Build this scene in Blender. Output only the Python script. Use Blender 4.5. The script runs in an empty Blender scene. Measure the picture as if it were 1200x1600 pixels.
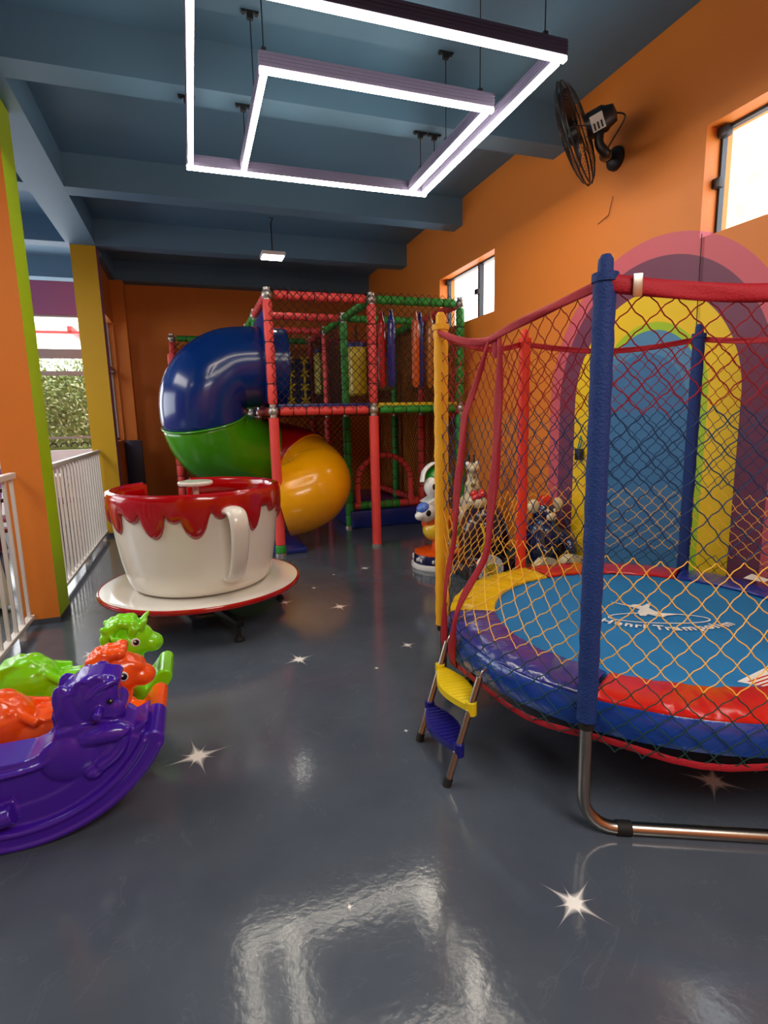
import bpy, bmesh, math, random
from mathutils import Vector, Matrix, noise
random.seed(7)
PI = math.pi
SC = bpy.context.scene
COL = SC.collection

# ------------------------------------------------------------------ camera, world, lights, exposure
def setup_camera():
    yaw, pitch, roll, F = 0.3281, 0.169, -0.0231, 859.7
    f = Vector((math.sin(yaw)*math.cos(pitch), math.cos(yaw)*math.cos(pitch), -math.sin(pitch)))
    r = Vector((math.cos(yaw), -math.sin(yaw), 0)); u = r.cross(f)
    r2 = r*math.cos(roll)+u*math.sin(roll); u2 = u*math.cos(roll)-r*math.sin(roll)
    cam = bpy.data.cameras.new('camera'); o = bpy.data.objects.new('camera', cam); COL.objects.link(o)
    m = Matrix((r2, u2, -f)).transposed().to_4x4(); m.translation = Vector((0, 0, 1.5)); o.matrix_world = m
    cam.sensor_fit = 'HORIZONTAL'; cam.sensor_width = 36; cam.lens = F/1200*36
    cam.clip_start = 0.05; cam.clip_end = 100
    SC.camera = o
setup_camera()
SC.view_settings.view_transform = 'Standard'
SC.view_settings.look = 'None'
SC.view_settings.gamma = 1
SC.view_settings.exposure = 0.55
w = bpy.data.worlds.new('world'); SC.world = w; w.use_nodes = True
bg = w.node_tree.nodes['Background']; bg.inputs[0].default_value = (0.93, 0.97, 1.0, 1); bg.inputs[1].default_value = 3.2
LED = 21.0

def area(name, loc, rot, sx, sy, power, color):
    l = bpy.data.lights.new(name, 'AREA'); l.shape = 'RECTANGLE'; l.size = sx; l.size_y = sy; l.energy = power; l.color = color
    o = bpy.data.objects.new(name, l); COL.objects.link(o); o.location = loc; o.rotation_euler = rot
    return o
# fill lights added for brightness, daylight of the left hall's glazing
area('hall_fill_light', (1.0, -1.2, 3.45), (0, 0, 0), 1.9, 1.9, 95, (1.0, 0.94, 0.86))  # added fill behind the camera, stands for no known lamp
area('dining_fill_light', (-3.2, 4.2, 3.6), (0, 0, 0), 1.6, 4.5, 120, (1.0, 0.95, 0.88))  # added fill that brightens the dining side, no fixture there
area('glazing_daylight', (-3.2, 11.1, 2.1), (-PI/2, 0, 0), 4.0, 2.2, 70, (0.92, 0.97, 1.0))

# ------------------------------------------------------------------ materials
def S(r, g, b):           # 0-255 sRGB to linear
    f = lambda c: (c/255/12.92) if c/255 <= 0.04045 else ((c/255+0.055)/1.055)**2.4
    return (f(r), f(g), f(b), 1)
MATS = {}
def mat(name, col, rough=0.5, metal=0, coat=0, bump=0, bscale=40, var=0.06, vscale=3, spec=0.5, trans=0, emit=None, estr=0, alpha=1, sheen=0):
    if name in MATS: return MATS[name]
    m = bpy.data.materials.new(name); m.use_nodes = True; nt = m.node_tree; N = nt.nodes; L = nt.links
    p = N['Principled BSDF']
    p.inputs['Base Color'].default_value = col; p.inputs['Roughness'].default_value = rough; p.inputs['Metallic'].default_value = metal
    p.inputs['Coat Weight'].default_value = coat; p.inputs['Coat Roughness'].default_value = 0.08
    p.inputs['Specular IOR Level'].default_value = spec; p.inputs['Transmission Weight'].default_value = trans
    p.inputs['Alpha'].default_value = alpha
    if sheen: p.inputs['Sheen Weight'].default_value = sheen
    if emit: p.inputs['Emission Color'].default_value = emit; p.inputs['Emission Strength'].default_value = estr
    tc = N.new('ShaderNodeTexCoord')
    if var:
        n = N.new('ShaderNodeTexNoise'); n.inputs['Scale'].default_value = vscale; n.inputs['Detail'].default_value = 4
        L.new(tc.outputs['Object'], n.inputs['Vector'])
        mr = N.new('ShaderNodeMapRange'); mr.inputs['To Min'].default_value = 1-var; mr.inputs['To Max'].default_value = 1+var
        mr.inputs['From Min'].default_value = 0.3; mr.inputs['From Max'].default_value = 0.7
        L.new(n.outputs['Fac'], mr.inputs['Value'])
        mx = N.new('ShaderNodeMix'); mx.data_type = 'RGBA'; mx.blend_type = 'MULTIPLY'; mx.inputs['Factor'].default_value = 1
        mx.inputs['A'].default_value = col; L.new(mr.outputs['Result'], mx.inputs['B']); L.new(mx.outputs['Result'], p.inputs['Base Color'])
    if bump:
        n = N.new('ShaderNodeTexNoise'); n.inputs['Scale'].default_value = bscale; n.inputs['Detail'].default_value = 3
        L.new(tc.outputs['Object'], n.inputs['Vector'])
        b = N.new('ShaderNodeBump'); b.inputs['Strength'].default_value = bump; b.inputs['Distance'].default_value = 0.01
        L.new(n.outputs['Fac'], b.inputs['Height']); L.new(b.outputs['Normal'], p.inputs['Normal'])
    MATS[name] = m
    return m

def emis(name, col, s):
    m = bpy.data.materials.new(name); m.use_nodes = True; nt = m.node_tree
    for n in list(nt.nodes): nt.nodes.remove(n)
    e = nt.nodes.new('ShaderNodeEmission'); e.inputs[0].default_value = col; e.inputs[1].default_value = s
    o = nt.nodes.new('ShaderNodeOutputMaterial'); nt.links.new(e.outputs[0], o.inputs[0]); MATS[name] = m
    return m

class NB:      # tiny math-node builder
    def __init__(s, nt): s.nt = nt
    def m(s, op, a, b=None, c=None, clamp=False):
        n = s.nt.nodes.new('ShaderNodeMath'); n.operation = op; n.use_clamp = clamp
        for i, v in enumerate((a, b, c)):
            if v is None: continue
            if isinstance(v, (int, float)): n.inputs[i].default_value = v
            else: s.nt.links.new(v, n.inputs[i])
        return n.outputs[0]
    def mix(s, f, a, b):
        n = s.nt.nodes.new('ShaderNodeMix'); n.data_type = 'RGBA'
        for k, v in (('Factor', f), ('A', a), ('B', b)):
            if isinstance(v, (int, float, tuple)): n.inputs[k].default_value = v
            else: s.nt.links.new(v, n.inputs[k])
        return n.outputs['Result']

ORANGE = S(219, 124, 38)
def mural_material():
    m = mat('orange_wall_with_mural', ORANGE, 0.55, bump=0.12, bscale=60, var=0)
    nt = m.node_tree; b = NB(nt); p = nt.nodes['Principled BSDF']
    tc = nt.nodes.new('ShaderNodeTexCoord'); sx = nt.nodes.new('ShaderNodeSeparateXYZ'); nt.links.new(tc.outputs['Object'], sx.inputs[0])
    y, z = sx.outputs['Y'], sx.outputs['Z']
    def field(yc, zc):
        dy = b.m('SUBTRACT', y, yc); dz = b.m('MAXIMUM', b.m('SUBTRACT', z, zc), 0.0)
        return b.m('SQRT', b.m('ADD', b.m('MULTIPLY', dy, dy), b.m('MULTIPLY', dz, dz)))
    d1 = field(3.33, 1.58); d2 = field(3.31, 1.61)
    col = ORANGE
    for d, r, c in ((d1, 1.14, S(205, 92, 106)), (d1, 1.0, S(112, 52, 82)), (d1, 0.785, S(236, 196, 10)),
                    (d2, 0.53, S(160, 196, 20)), (d2, 0.475, S(74, 130, 172)), (field(3.36, 1.50), 0.43, S(54, 112, 160))):
        f = b.m('MULTIPLY', b.m('SUBTRACT', r, d), 400, clamp=True)
        col = b.mix(f, col, c)
    nt.links.new(col, p.inputs['Base Color'])
    return m

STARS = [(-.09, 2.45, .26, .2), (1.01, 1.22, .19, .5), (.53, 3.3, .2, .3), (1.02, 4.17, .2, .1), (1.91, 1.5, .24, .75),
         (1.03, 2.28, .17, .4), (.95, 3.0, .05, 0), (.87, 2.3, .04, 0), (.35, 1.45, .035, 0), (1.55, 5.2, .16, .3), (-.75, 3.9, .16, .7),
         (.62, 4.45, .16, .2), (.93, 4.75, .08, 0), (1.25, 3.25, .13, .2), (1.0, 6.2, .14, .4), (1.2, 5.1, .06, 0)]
def floor_material():
    m = mat('dark_grey_epoxy', S(80, 88, 100), 0.16, coat=0, var=0)
    nt = m.node_tree; b = NB(nt); N = nt.nodes; L = nt.links; p = N['Principled BSDF']
    tc = N.new('ShaderNodeTexCoord'); sx = N.new('ShaderNodeSeparateXYZ'); L.new(tc.outputs['Object'], sx.inputs[0])
    X, Yc = sx.outputs['X'], sx.outputs['Y']
    n = N.new('ShaderNodeTexNoise'); n.inputs['Scale'].default_value = 1.3; n.inputs['Detail'].default_value = 6; n.inputs['Roughness'].default_value = 0.6
    L.new(tc.outputs['Object'], n.inputs['Vector'])
    f = N.new('ShaderNodeMapRange'); f.inputs['From Min'].default_value = .3; f.inputs['From Max'].default_value = .7; L.new(n.outputs['Fac'], f.inputs['Value'])
    col = b.mix(f.outputs['Result'], S(68, 76, 89), S(86, 94, 106))
    # scuffs
    w_ = N.new('ShaderNodeTexNoise'); w_.inputs['Scale'].default_value = 2.2; w_.inputs['Detail'].default_value = 8; w_.inputs['Distortion'].default_value = 3.5
    L.new(tc.outputs['Object'], w_.inputs['Vector'])
    sc = b.m('MULTIPLY', b.m('SUBTRACT', 0.012, b.m('ABSOLUTE', b.m('SUBTRACT', w_.outputs['Fac'], 0.62))), 30, clamp=True)
    col = b.mix(b.m('MULTIPLY', sc, .25), col, S(150, 152, 155))
    tot = 0.0
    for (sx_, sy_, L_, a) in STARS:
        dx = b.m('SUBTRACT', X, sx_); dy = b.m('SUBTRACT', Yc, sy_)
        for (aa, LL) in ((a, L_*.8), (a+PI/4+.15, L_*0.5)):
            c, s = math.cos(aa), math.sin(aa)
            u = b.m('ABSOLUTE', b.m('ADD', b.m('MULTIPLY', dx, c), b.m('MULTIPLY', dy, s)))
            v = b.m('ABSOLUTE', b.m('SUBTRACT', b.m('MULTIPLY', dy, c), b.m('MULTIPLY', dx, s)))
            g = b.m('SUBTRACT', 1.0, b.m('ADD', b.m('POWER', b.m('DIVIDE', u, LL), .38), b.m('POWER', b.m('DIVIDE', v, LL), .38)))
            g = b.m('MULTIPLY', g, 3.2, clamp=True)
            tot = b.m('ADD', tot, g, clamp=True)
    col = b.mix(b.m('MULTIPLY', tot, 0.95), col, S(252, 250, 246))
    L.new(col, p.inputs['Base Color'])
    r = N.new('ShaderNodeMapRange'); r.inputs['To Min'].default_value = 0.07; r.inputs['To Max'].default_value = 0.15; L.new(n.outputs['Fac'], r.inputs['Value'])
    L.new(r.outputs['Result'], p.inputs['Roughness'])
    bn = N.new('ShaderNodeTexNoise'); bn.inputs['Scale'].default_value = 38; bn.inputs['Detail'].default_value = 4; L.new(tc.outputs['Object'], bn.inputs['Vector'])
    bp = N.new('ShaderNodeBump'); bp.inputs['Strength'].default_value = 0.055; bp.inputs['Distance'].default_value = 0.008
    L.new(bn.outputs['Fac'], bp.inputs['Height']); L.new(bp.outputs['Normal'], p.inputs['Normal'])
    return m

M_ORANGE = mat('orange_wall', ORANGE, 0.55, bump=0.12, bscale=60, var=0.03)
M_CEIL = mat('blue_ceiling', S(88, 127, 155), 0.6, bump=0.06, bscale=20, var=0.05, vscale=1.5)
M_PURPLE = mat('purple_wall', S(146, 88, 128), 0.6, var=0.03)
M_YELLOWP = mat('yellow_column_paint', S(200, 156, 0), 0.5, var=0.03)
M_LIME = mat('lime_column_paint', S(172, 206, 0), 0.5, var=0.03)
M_WHITE_MET = mat('white_painted_steel', S(214, 208, 202), 0.4, var=0.04)
M_SALMON = mat('salmon_foam', S(235, 74, 70), 0.5, var=0.04)
M_GREENF = mat('green_foam', S(50, 150, 52), 0.5, var=0.05)
M_TIE = mat('black_tie', S(20, 16, 18), 0.6, var=0)
M_STEEL = mat('galvanised_steel', S(178, 172, 162), 0.28, metal=1.0, var=0.06)
M_CLAMP = mat('cast_clamp', S(190, 186, 180), 0.4, metal=0.8, var=0.05)
M_BLACK = mat('black_plastic', S(24, 24, 27), 0.4, var=0)
M_RUBBER = mat('black_rubber', S(18, 18, 18), 0.7, var=0)
M_NETDK = mat('dark_net_cord', S(36, 16, 14), 0.8, var=0)
M_WHITEP = mat('white_gloss', S(232, 228, 218), 0.22, coat=0.5, var=0.02)
M_REDG = mat('red_gloss', S(176, 6, 8), 0.16, coat=0.8, var=0.05)
M_LED = emis('led_diffuser', (1.0, 0.91, 0.75, 1), LED)
M_PROF = mat('purple_grey_profile', S(128, 122, 150), 0.4, metal=0.5, var=0)
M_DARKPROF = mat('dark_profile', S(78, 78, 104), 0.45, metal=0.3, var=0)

# ------------------------------------------------------------------ mesh builder
WM = {}
class MB:
    def __init__(s): s.bm = bmesh.new(); s.mi = 0
    def _paint(s, faces):
        for f in faces: f.material_index = s.mi
    def face(s, vs):
        try:
            f = s.bm.faces.new(vs); f.material_index = s.mi; return f
        except ValueError: return None
    def box(s, a, b, bev=0):
        a = Vector(a); b = Vector(b)
        r = bmesh.ops.create_cube(s.bm, size=1, matrix=Matrix.Translation((a+b)/2) @ Matrix.Diagonal((b.x-a.x, b.y-a.y, b.z-a.z, 1)))
        fs = {f for v in r['verts'] for f in v.link_faces}; s._paint(fs)
        if bev:
            es = list({e for v in r['verts'] for e in v.link_edges})
            q = bmesh.ops.bevel(s.bm, geom=es, offset=bev, segments=2, affect='EDGES', profile=0.6)
            s._paint(q['faces'])
        return s
    def obox(s, c, size, rot, bev=0):     # oriented box, rot = 3x3 or Euler tuple
        R = rot if isinstance(rot, Matrix) else Matrix.Rotation(rot[2], 3, 'Z') @ Matrix.Rotation(rot[1], 3, 'Y') @ Matrix.Rotation(rot[0], 3, 'X')
        mm = Matrix.Translation(c) @ R.to_4x4() @ Matrix.Diagonal((*size, 1))
        r = bmesh.ops.create_cube(s.bm, size=1, matrix=mm)
        s._paint({f for v in r['verts'] for f in v.link_faces})
        if bev:
            es = list({e for v in r['verts'] for e in v.link_edges})
            q = bmesh.ops.bevel(s.bm, geom=es, offset=bev, segments=2, affect='EDGES', profile=0.6); s._paint(q['faces'])
        return s
    def tube(s, pts, r, seg=10, closed=False, cap=True, flat=None, up=None):
        pts = [Vector(p) for p in pts]; n = len(pts)
        rr = r if isinstance(r, (list, tuple)) else [r]*n
        rings = []; ref = None
        for i, p in enumerate(pts):
            if closed: t = pts[(i+1) % n]-pts[i-1]
            else: t = pts[min(i+1, n-1)]-pts[max(i-1, 0)]
            if t.length < 1e-9: t = Vector((0, 0, 1))
            t.normalize()
            if up is not None: ref = Vector(up)
            if ref is None: ref = Vector((0, 0, 1)) if abs(t.z) < 0.9 else Vector((1, 0, 0))
            a = ref-t*ref.dot(t)
            if a.length < 1e-6: a = t.orthogonal()
            a.normalize(); ref = a.copy(); b = t.cross(a)
            fl = flat or (1, 1)
            rings.append([s.bm.verts.new(p+a*(math.cos(2*PI*k/seg)*rr[i]*fl[0])+b*(math.sin(2*PI*k/seg)*rr[i]*fl[1])) for k in range(seg)])
        for i in range(n if closed else n-1):
            A = rings[i]; B = rings[(i+1) % n]
            for k in range(seg): s.face((A[k], A[(k+1) % seg], B[(k+1) % seg], B[k]))
        if cap and not closed: s.face(list(reversed(rings[0]))); s.face(rings[-1])
        return s
    def ell(s, c, rad, rot=(0, 0, 0), seg=20, rings=12):
        R = Matrix.Rotation(rot[2], 4, 'Z') @ Matrix.Rotation(rot[1], 4, 'Y') @ Matrix.Rotation(rot[0], 4, 'X')
        if isinstance(rad, (int, float)): rad = (rad,)*3
        r = bmesh.ops.create_uvsphere(s.bm, u_segments=seg, v_segments=rings, radius=1, matrix=Matrix.Translation(c) @ R @ Matrix.Diagonal((*rad, 1)))
        s._paint({f for v in r['verts'] for f in v.link_faces}); return s
    def lathe(s, prof, c=(0, 0, 0), seg=48, a0=0, a1=2*PI, axis=None):
        full = abs(a1-a0-2*PI) < 1e-6; n = seg if full else seg+1; c = Vector(c)
        Q = Vector((0, 0, 1)).rotation_difference(Vector(axis)).to_matrix() if axis else Matrix.Identity(3)
        cols = []
        for k in range(n):
            a = a0+(a1-a0)*k/seg
            cols.append([s.bm.verts.new(c+Q @ Vector((r*math.cos(a), r*math.sin(a), z))) for r, z in prof])
        for k in range(seg):
            A = cols[k]; B = cols[(k+1) % n]
            for j in range(len(prof)-1): s.face((A[j], B[j], B[j+1], A[j+1]))
        return s
    def prism(s, poly, plane, d0, d1, bev=0):    # poly of 2D pts; plane 'xz' extrudes y, 'yz' extrudes x, 'xy' extrudes z
        def P(p, d):
            if plane == 'xz': return Vector((p[0], d, p[1]))
            if plane == 'yz': return Vector((d, p[0], p[1]))
            return Vector((p[0], p[1], d))
        A = [s.bm.verts.new(P(p, d0)) for p in poly]; B = [s.bm.verts.new(P(p, d1)) for p in poly]
        n = len(poly); fs = [s.face(A), s.face(list(reversed(B)))]
        for i in range(n): fs.append(s.face((A[i], B[i], B[(i+1) % n], A[(i+1) % n])))
        if bev:
            es = list({e for f in fs[:2] if f for e in f.edges})
            q = bmesh.ops.bevel(s.bm, geom=es, offset=bev, segments=3, affect='EDGES', profile=0.6); s._paint(q['faces'])
        return s
    def build(s, name, mats, parent=None, smooth=True, sharp=35, kind=None, recalc=True):
        if recalc: bmesh.ops.recalc_face_normals(s.bm, faces=s.bm.faces)
        if parent is not None: s.bm.transform(WM[parent.name].inverted())
        me = bpy.data.meshes.new(name); s.bm.to_mesh(me); s.bm.free()
        o = bpy.data.objects.new(name, me); COL.objects.link(o)
        for m in (mats if isinstance(mats, (list, tuple)) else [mats]): me.materials.append(m)
        if smooth:
            me.shade_smooth()
            if sharp: me.set_sharp_from_angle(angle=math.radians(sharp))
        if parent is not None: o.parent = parent; WM[o.name] = WM[parent.name]
        else: WM[o.name] = Matrix.Identity(4)
        if kind: o['kind'] = kind
        return o
def thing(name, label, cat, loc=(0, 0, 0), rz=0, group=None):
    o = bpy.data.objects.new(name, None); COL.objects.link(o); o.location = loc; o.rotation_euler = (0, 0, rz)
    o.empty_display_size = 0.1
    WM[o.name] = Matrix.Translation(loc) @ Matrix.Rotation(rz, 4, 'Z')
    return tag(o, label, cat, group)
def tag(o, label, cat, group=None):
    o['label'] = label; o['category'] = cat
    if group: o['group'] = group
    return o
def copy_tree(o, parent=None):
    c = o.copy(); COL.objects.link(c); c.parent = parent
    for ch in list(o.children): copy_tree(ch, c)
    return c
def spline(P, n=10, closed=False):
    P = [Vector(p) for p in P]; out = []; N_ = len(P)
    rng = range(N_ if closed else N_-1)
    for i in rng:
        g = (lambda k: P[k % N_]) if closed else (lambda k: P[max(0, min(N_-1, k))])
        a, b, c, d = g(i-1), g(i), g(i+1), g(i+2)
        for k in range(n):
            t = k/n
            out.append(0.5*((2*b)+(c-a)*t+(2*a-5*b+4*c-d)*t*t+(3*b-a-3*c+d)*t**3))
    if not closed: out.append(P[-1])
    return out
def modbake(o, mods):
    for f in mods: f(o)
    dg = bpy.context.evaluated_depsgraph_get(); dg.update()
    me = bpy.data.meshes.new_from_object(o.evaluated_get(dg)); old = o.data
    o.modifiers.clear(); o.data = me; me.name = old.name; bpy.data.meshes.remove(old)
    o.data.shade_smooth()
def m_remesh(v):
    def f(o): m = o.modifiers.new('r', 'REMESH'); m.mode = 'VOXEL'; m.voxel_size = v
    return f
def m_smooth(n, fac=0.5):
    def f(o): m = o.modifiers.new('s', 'SMOOTH'); m.iterations = n; m.factor = fac
    return f
def m_solid(t, off=-1):
    def f(o): m = o.modifiers.new('s', 'SOLIDIFY'); m.thickness = t; m.offset = off
    return f

# ------------------------------------------------------------------ setting
XW, YB, ZB, ZS = 3.2, 10.2, 3.72, 4.02      # right wall, back wall, beam soffit, slab
XL, YF, YN = -6.0, 11.4, -3.2               # outer hall left wall, far glazed wall, wall behind
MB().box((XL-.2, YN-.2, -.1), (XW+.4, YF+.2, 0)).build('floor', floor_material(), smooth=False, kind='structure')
MB().box((XL-.2, YN-.2, ZS), (XW+.4, YF+.2, ZS+.15)).build('ceiling', M_CEIL, smooth=False, kind='structure')
def holed(name, m, axis, d0, d1, a0, a1, z0, z1, holes):
    mb = MB(); us = sorted({a0, a1, *[h[0] for h in holes], *[h[1] for h in holes]}); zs = sorted({z0, z1, *[h[2] for h in holes], *[h[3] for h in holes]})
    for i in range(len(us)-1):
        for j in range(len(zs)-1):
            uc, zc = (us[i]+us[i+1])/2, (zs[j]+zs[j+1])/2
            if any(h[0] < uc < h[1] and h[2] < zc < h[3] for h in holes): continue
            if axis == 'x': mb.box((d0, us[i], zs[j]), (d1, us[i+1], zs[j+1]))
            else: mb.box((us[i], d0, zs[j]), (us[i+1], d1, zs[j+1]))
    bmesh.ops.remove_doubles(mb.bm, verts=mb.bm.verts, dist=1e-5)
    return mb.build(name, m, smooth=False, kind='structure')
WN = (1.75, 2.93, 2.60, 3.26); WF = (5.53, 6.93, 2.62, 3.26)
holed('wall_right', mural_material(), 'x', XW, XW+.22, YN, YB+.2, 0, ZS, [WN, WF])
holed('wall_back', M_ORANGE, 'y', YB, YB+.2, -1.05, XW, 0, ZS, [])
holed('wall_near', M_ORANGE, 'y', YN-.2, YN, XL, XW, 0, ZS, [])
holed('wall_left', M_PURPLE, 'x', XL-.2, XL, YN, YF, 0, ZS, [(5.0, 10.5, 1.0, 3.2)])
holed('wall_far', M_PURPLE, 'y', YF, YF+.15, XL, -1.05, 0, ZS, [(-5.2, -1.45, .75, 3.42)])
holed('wall_side', M_ORANGE, 'x', -1.22, -1.05, 8.6, YB+.2, 0, ZS, [(9.0, 9.85, 1.25, 3.05)])
MB().box((-1.05, 9.92, 0), (-.86, YB, ZB)).build('trim_1', M_ORANGE, smooth=False, kind='structure')
# beams
n = 2
for y0, y1 in ((4.3, 4.53), (6.28, 6.5), (8.08, 8.3), (9.95, 10.2), (2.3, 2.53), (.3, .53), (-1.7, -1.47)):
    MB().box((XL, y0, ZB), (XW, y1, ZS)).build('trim_%d' % n, M_CEIL, smooth=False, kind='structure'); n += 1
MB().box((-1.3, YN, ZB-.001), (-.97, YB, ZS)).build('trim_%d' % n, M_CEIL, smooth=False, kind='structure'); n += 1
# columns: two-coloured paint
def column(nm, x0, x1, y0, y1, mf, ms, mb_=None):
    b = MB(); b.box((x0, y0, 0), (x1, y1, ZB)); o = b.build(nm, [mf, ms, mat('grey_plinth', S(70, 74, 82), .4)], smooth=False, kind='structure')
    for f in o.data.polygons: f.material_index = 1 if abs(f.normal.x) > .5 else 0
    return o
column('trim_%d' % n, -1.33, -1.075, 4.66, 5.0, M_ORANGE, M_LIME); n += 1
column('trim_%d' % n, -1.27, -.98, 8.15, 8.42, M_YELLOWP, M_PURPLE); n += 1
column('trim_%d' % n, -1.33, -1.075, .8, 1.14, M_ORANGE, M_LIME); n += 1
for (a, b_) in (((-1.333, 4.656), (-1.072, 5.004)), ((-1.273, 8.146), (-.977, 8.424))):
    MB().box((a[0], a[1], 0), (b_[0], b_[1], .045)).build('baseboard_left', mat('grey_plinth', S(70, 74, 82), .4), smooth=False, kind='structure')
MB().box((-.86, YB-.012, 0), (XW, YB, .08)).build('baseboard_back', mat('grey_plinth', S(70, 74, 82), .4), smooth=False, kind='structure')
MB().box((XW-.012, YN, 0), (XW, YB, .08)).build('baseboard_right', mat('grey_plinth', S(70, 74, 82), .4), smooth=False, kind='structure')

M_GLASS = mat('window_glass', (1, 1, 1, 1), 0.02, trans=1.0, var=0, spec=.3)
def frost():
    m = bpy.data.materials.new('clear_pane'); m.use_nodes = True; nt = m.node_tree
    for q in list(nt.nodes): nt.nodes.remove(q)
    t = nt.nodes.new('ShaderNodeBsdfTransparent'); g = nt.nodes.new('ShaderNodeBsdfGlossy'); g.inputs['Roughness'].default_value = .03
    x = nt.nodes.new('ShaderNodeMixShader'); x.inputs[0].default_value = .06; o = nt.nodes.new('ShaderNodeOutputMaterial')
    nt.links.new(t.outputs[0], x.inputs[1]); nt.links.new(g.outputs[0], x.inputs[2]); nt.links.new(x.outputs[0], o.inputs[0]); return m
M_PANE = frost()
M_DKFR = mat('dark_window_frame', S(60, 66, 72), 0.4, metal=.4, var=0)
M_BRICK = mat('cream_render_outside', S(205, 190, 160), .8, var=.15, vscale=8)
def side_window(nm, w, muls):
    y0, y1, z0, z1 = w; t = .018; xf = XW+.12
    b = MB()
    b.box((xf, y0, z1-t), (xf+.04, y1, z1)); b.box((xf, y0, z0), (xf+.04, y1, z0+t)); b.box((xf, y0, z0), (xf+.04, y0+t, z1)); b.box((xf, y1-t, z0), (xf+.04, y1, z1))
    for y in muls: b.box((xf-.01, y-.018, z0), (xf+.05, y+.018, z1))
    o = b.build(nm, M_DKFR, smooth=False, kind='structure')
    MB().box((xf+.018, y0+t, z0+t), (xf+.023, y1-t, z1-t)).build('pane', M_PANE, o, smooth=False)
    lb = MB()
    for (yy, zz) in [(y1-.05, z1-.04), (y1-.02 if nm == 'window_1' else muls[0], (z0+z1)/2)]:
        lb.box((xf-.05, yy-.035, zz-.03), (xf+.0, yy+.035, zz+.03), .008)
    lb.build('latch', M_BLACK, o)
    return o
side_window('window_1', WN, [2.1])
side_window('window_2', WF, [6.08])
MB().box((XW+.75, 3.42, 2.3), (XW+1.2, 4.3, 4.6)).build('wall_outside', M_BRICK, smooth=False, kind='structure')
# far glazing with rails
b = MB(); x0, x1 = -5.2, -1.45
for z, h in ((.75, .05), (1.28, .04), (2.42, .07), (2.76, .16), (3.40, .03)): b.box((x0, YF+.02, z-h/2), (x1, YF+.09, z+h/2))
for x in (x0+.02, -3.4, x1-.03): b.box((x-.03, YF+.025, .75), (x+.03, YF+.085, 3.42))
o = b.build('window_3', mat('grey_window_rail', S(150, 138, 134), .45, var=.03), smooth=False, kind='structure')
MB().box((x0, YF+.05, .76), (x1, YF+.055, 3.41)).build('pane', M_PANE, o, smooth=False)
b = MB()
for k in range(22):
    xc = x0+.12+k*.168; b.tube([(xc+.055*math.cos(a), YF+.012, 1.13+.055*math.sin(a)) for a in [PI*q/10 for q in range(-1, 12)]], .011, 6)
b.build('sign_arcs', M_BLACK, o)  # dark arcs standing in for script lettering on the glass
b = MB()
b.box((-1.17, 9.0, 1.25), (-1.12, 9.04, 3.05)); b.box((-1.17, 9.81, 1.25), (-1.12, 9.85, 3.05)); b.box((-1.19, 9.0, 2.3), (-1.08, 9.85, 2.36)); b.box((-1.17, 9.0, 1.25), (-1.12, 9.85, 1.29))
o = b.build('window_4', mat('grey_window_rail', S(150, 138, 134), .45), smooth=False, kind='structure')
MB().box((-1.15, 9.04, 1.29), (-1.145, 9.81, 3.05)).build('pane', M_PANE, o, smooth=False)
# outside: hedge, pergola roof, ground
MB().box((-9, YF+.15, -.12), (6, 18, -.02)).build('ground_outside', mat('pale_paving', S(205, 200, 190), .8, var=.1), smooth=False, kind='structure')
b = MB(); rnd = random.Random(3)
for k in range(9000):
    c = Vector((rnd.uniform(-6.5, -.8), 12.9+rnd.gauss(0, .16), rnd.uniform(1.05, 2.9)**1.0)); c.y += .25*noise.noise(c*1.7)
    d = Vector((rnd.gauss(0, 1), rnd.gauss(0, .6), rnd.gauss(0, 1))).normalized()*rnd.uniform(.03, .06); e = d.orthogonal().normalized()*rnd.uniform(.015, .028)
    b.mi = rnd.choice((0, 0, 1, 2)); v = [b.bm.verts.new(q) for q in (c-d, c+e, c+d, c-e)]; b.face(v)
b.mi = 0; b.box((-6.5, 13.1, 0), (-.8, 13.3, 2.6))
o = b.build('hedge', [mat('leaf_green', S(150, 170, 96), .6), mat('leaf_pale', S(216, 220, 166), .6), mat('leaf_dark', S(96, 110, 70), .7)], smooth=False, recalc=False)
tag(o, 'sunlit green hedge outside behind the far glazing', 'hedge'); o['kind'] = 'stuff'
b = MB(); b.box((-6.5, 12.35, .0), (-.8, 12.5, 1.02)); tag(b.build('garden_wall', mat('white_render', S(235, 232, 226), .7), smooth=False), 'low white garden wall in front of the hedge outside', 'wall')
t = thing('pergola', 'white pergola roof with red beams outside above the hedge', 'pergola', (-3.5, 15, 0))
b = MB(); b.box((-6.4, 14.0, 3.62), (-.9, 16.5, 3.67)); b.build('roof_sheet', mat('white_sheet', S(240, 238, 235), .5), t, smooth=False)
for k in range(5): MB().box((-6.3+k*1.3, 13.95, 3.52), (-6.22+k*1.3, 16.5, 3.62)).build('roof_beam', mat('red_paint', S(190, 60, 50), .5), t, smooth=False)
MB().box((-6.4, 14.0, 3.47), (-.9, 14.1, 3.52)).build('eaves_beam', mat('red_paint', S(190, 60, 50), .5), t, smooth=False)
for x in (-6.2, -1.2): MB().box((x-.04, 15.0, 0), (x+.04, 15.08, 3.62)).build('post', M_WHITE_MET, t, smooth=False)

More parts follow.
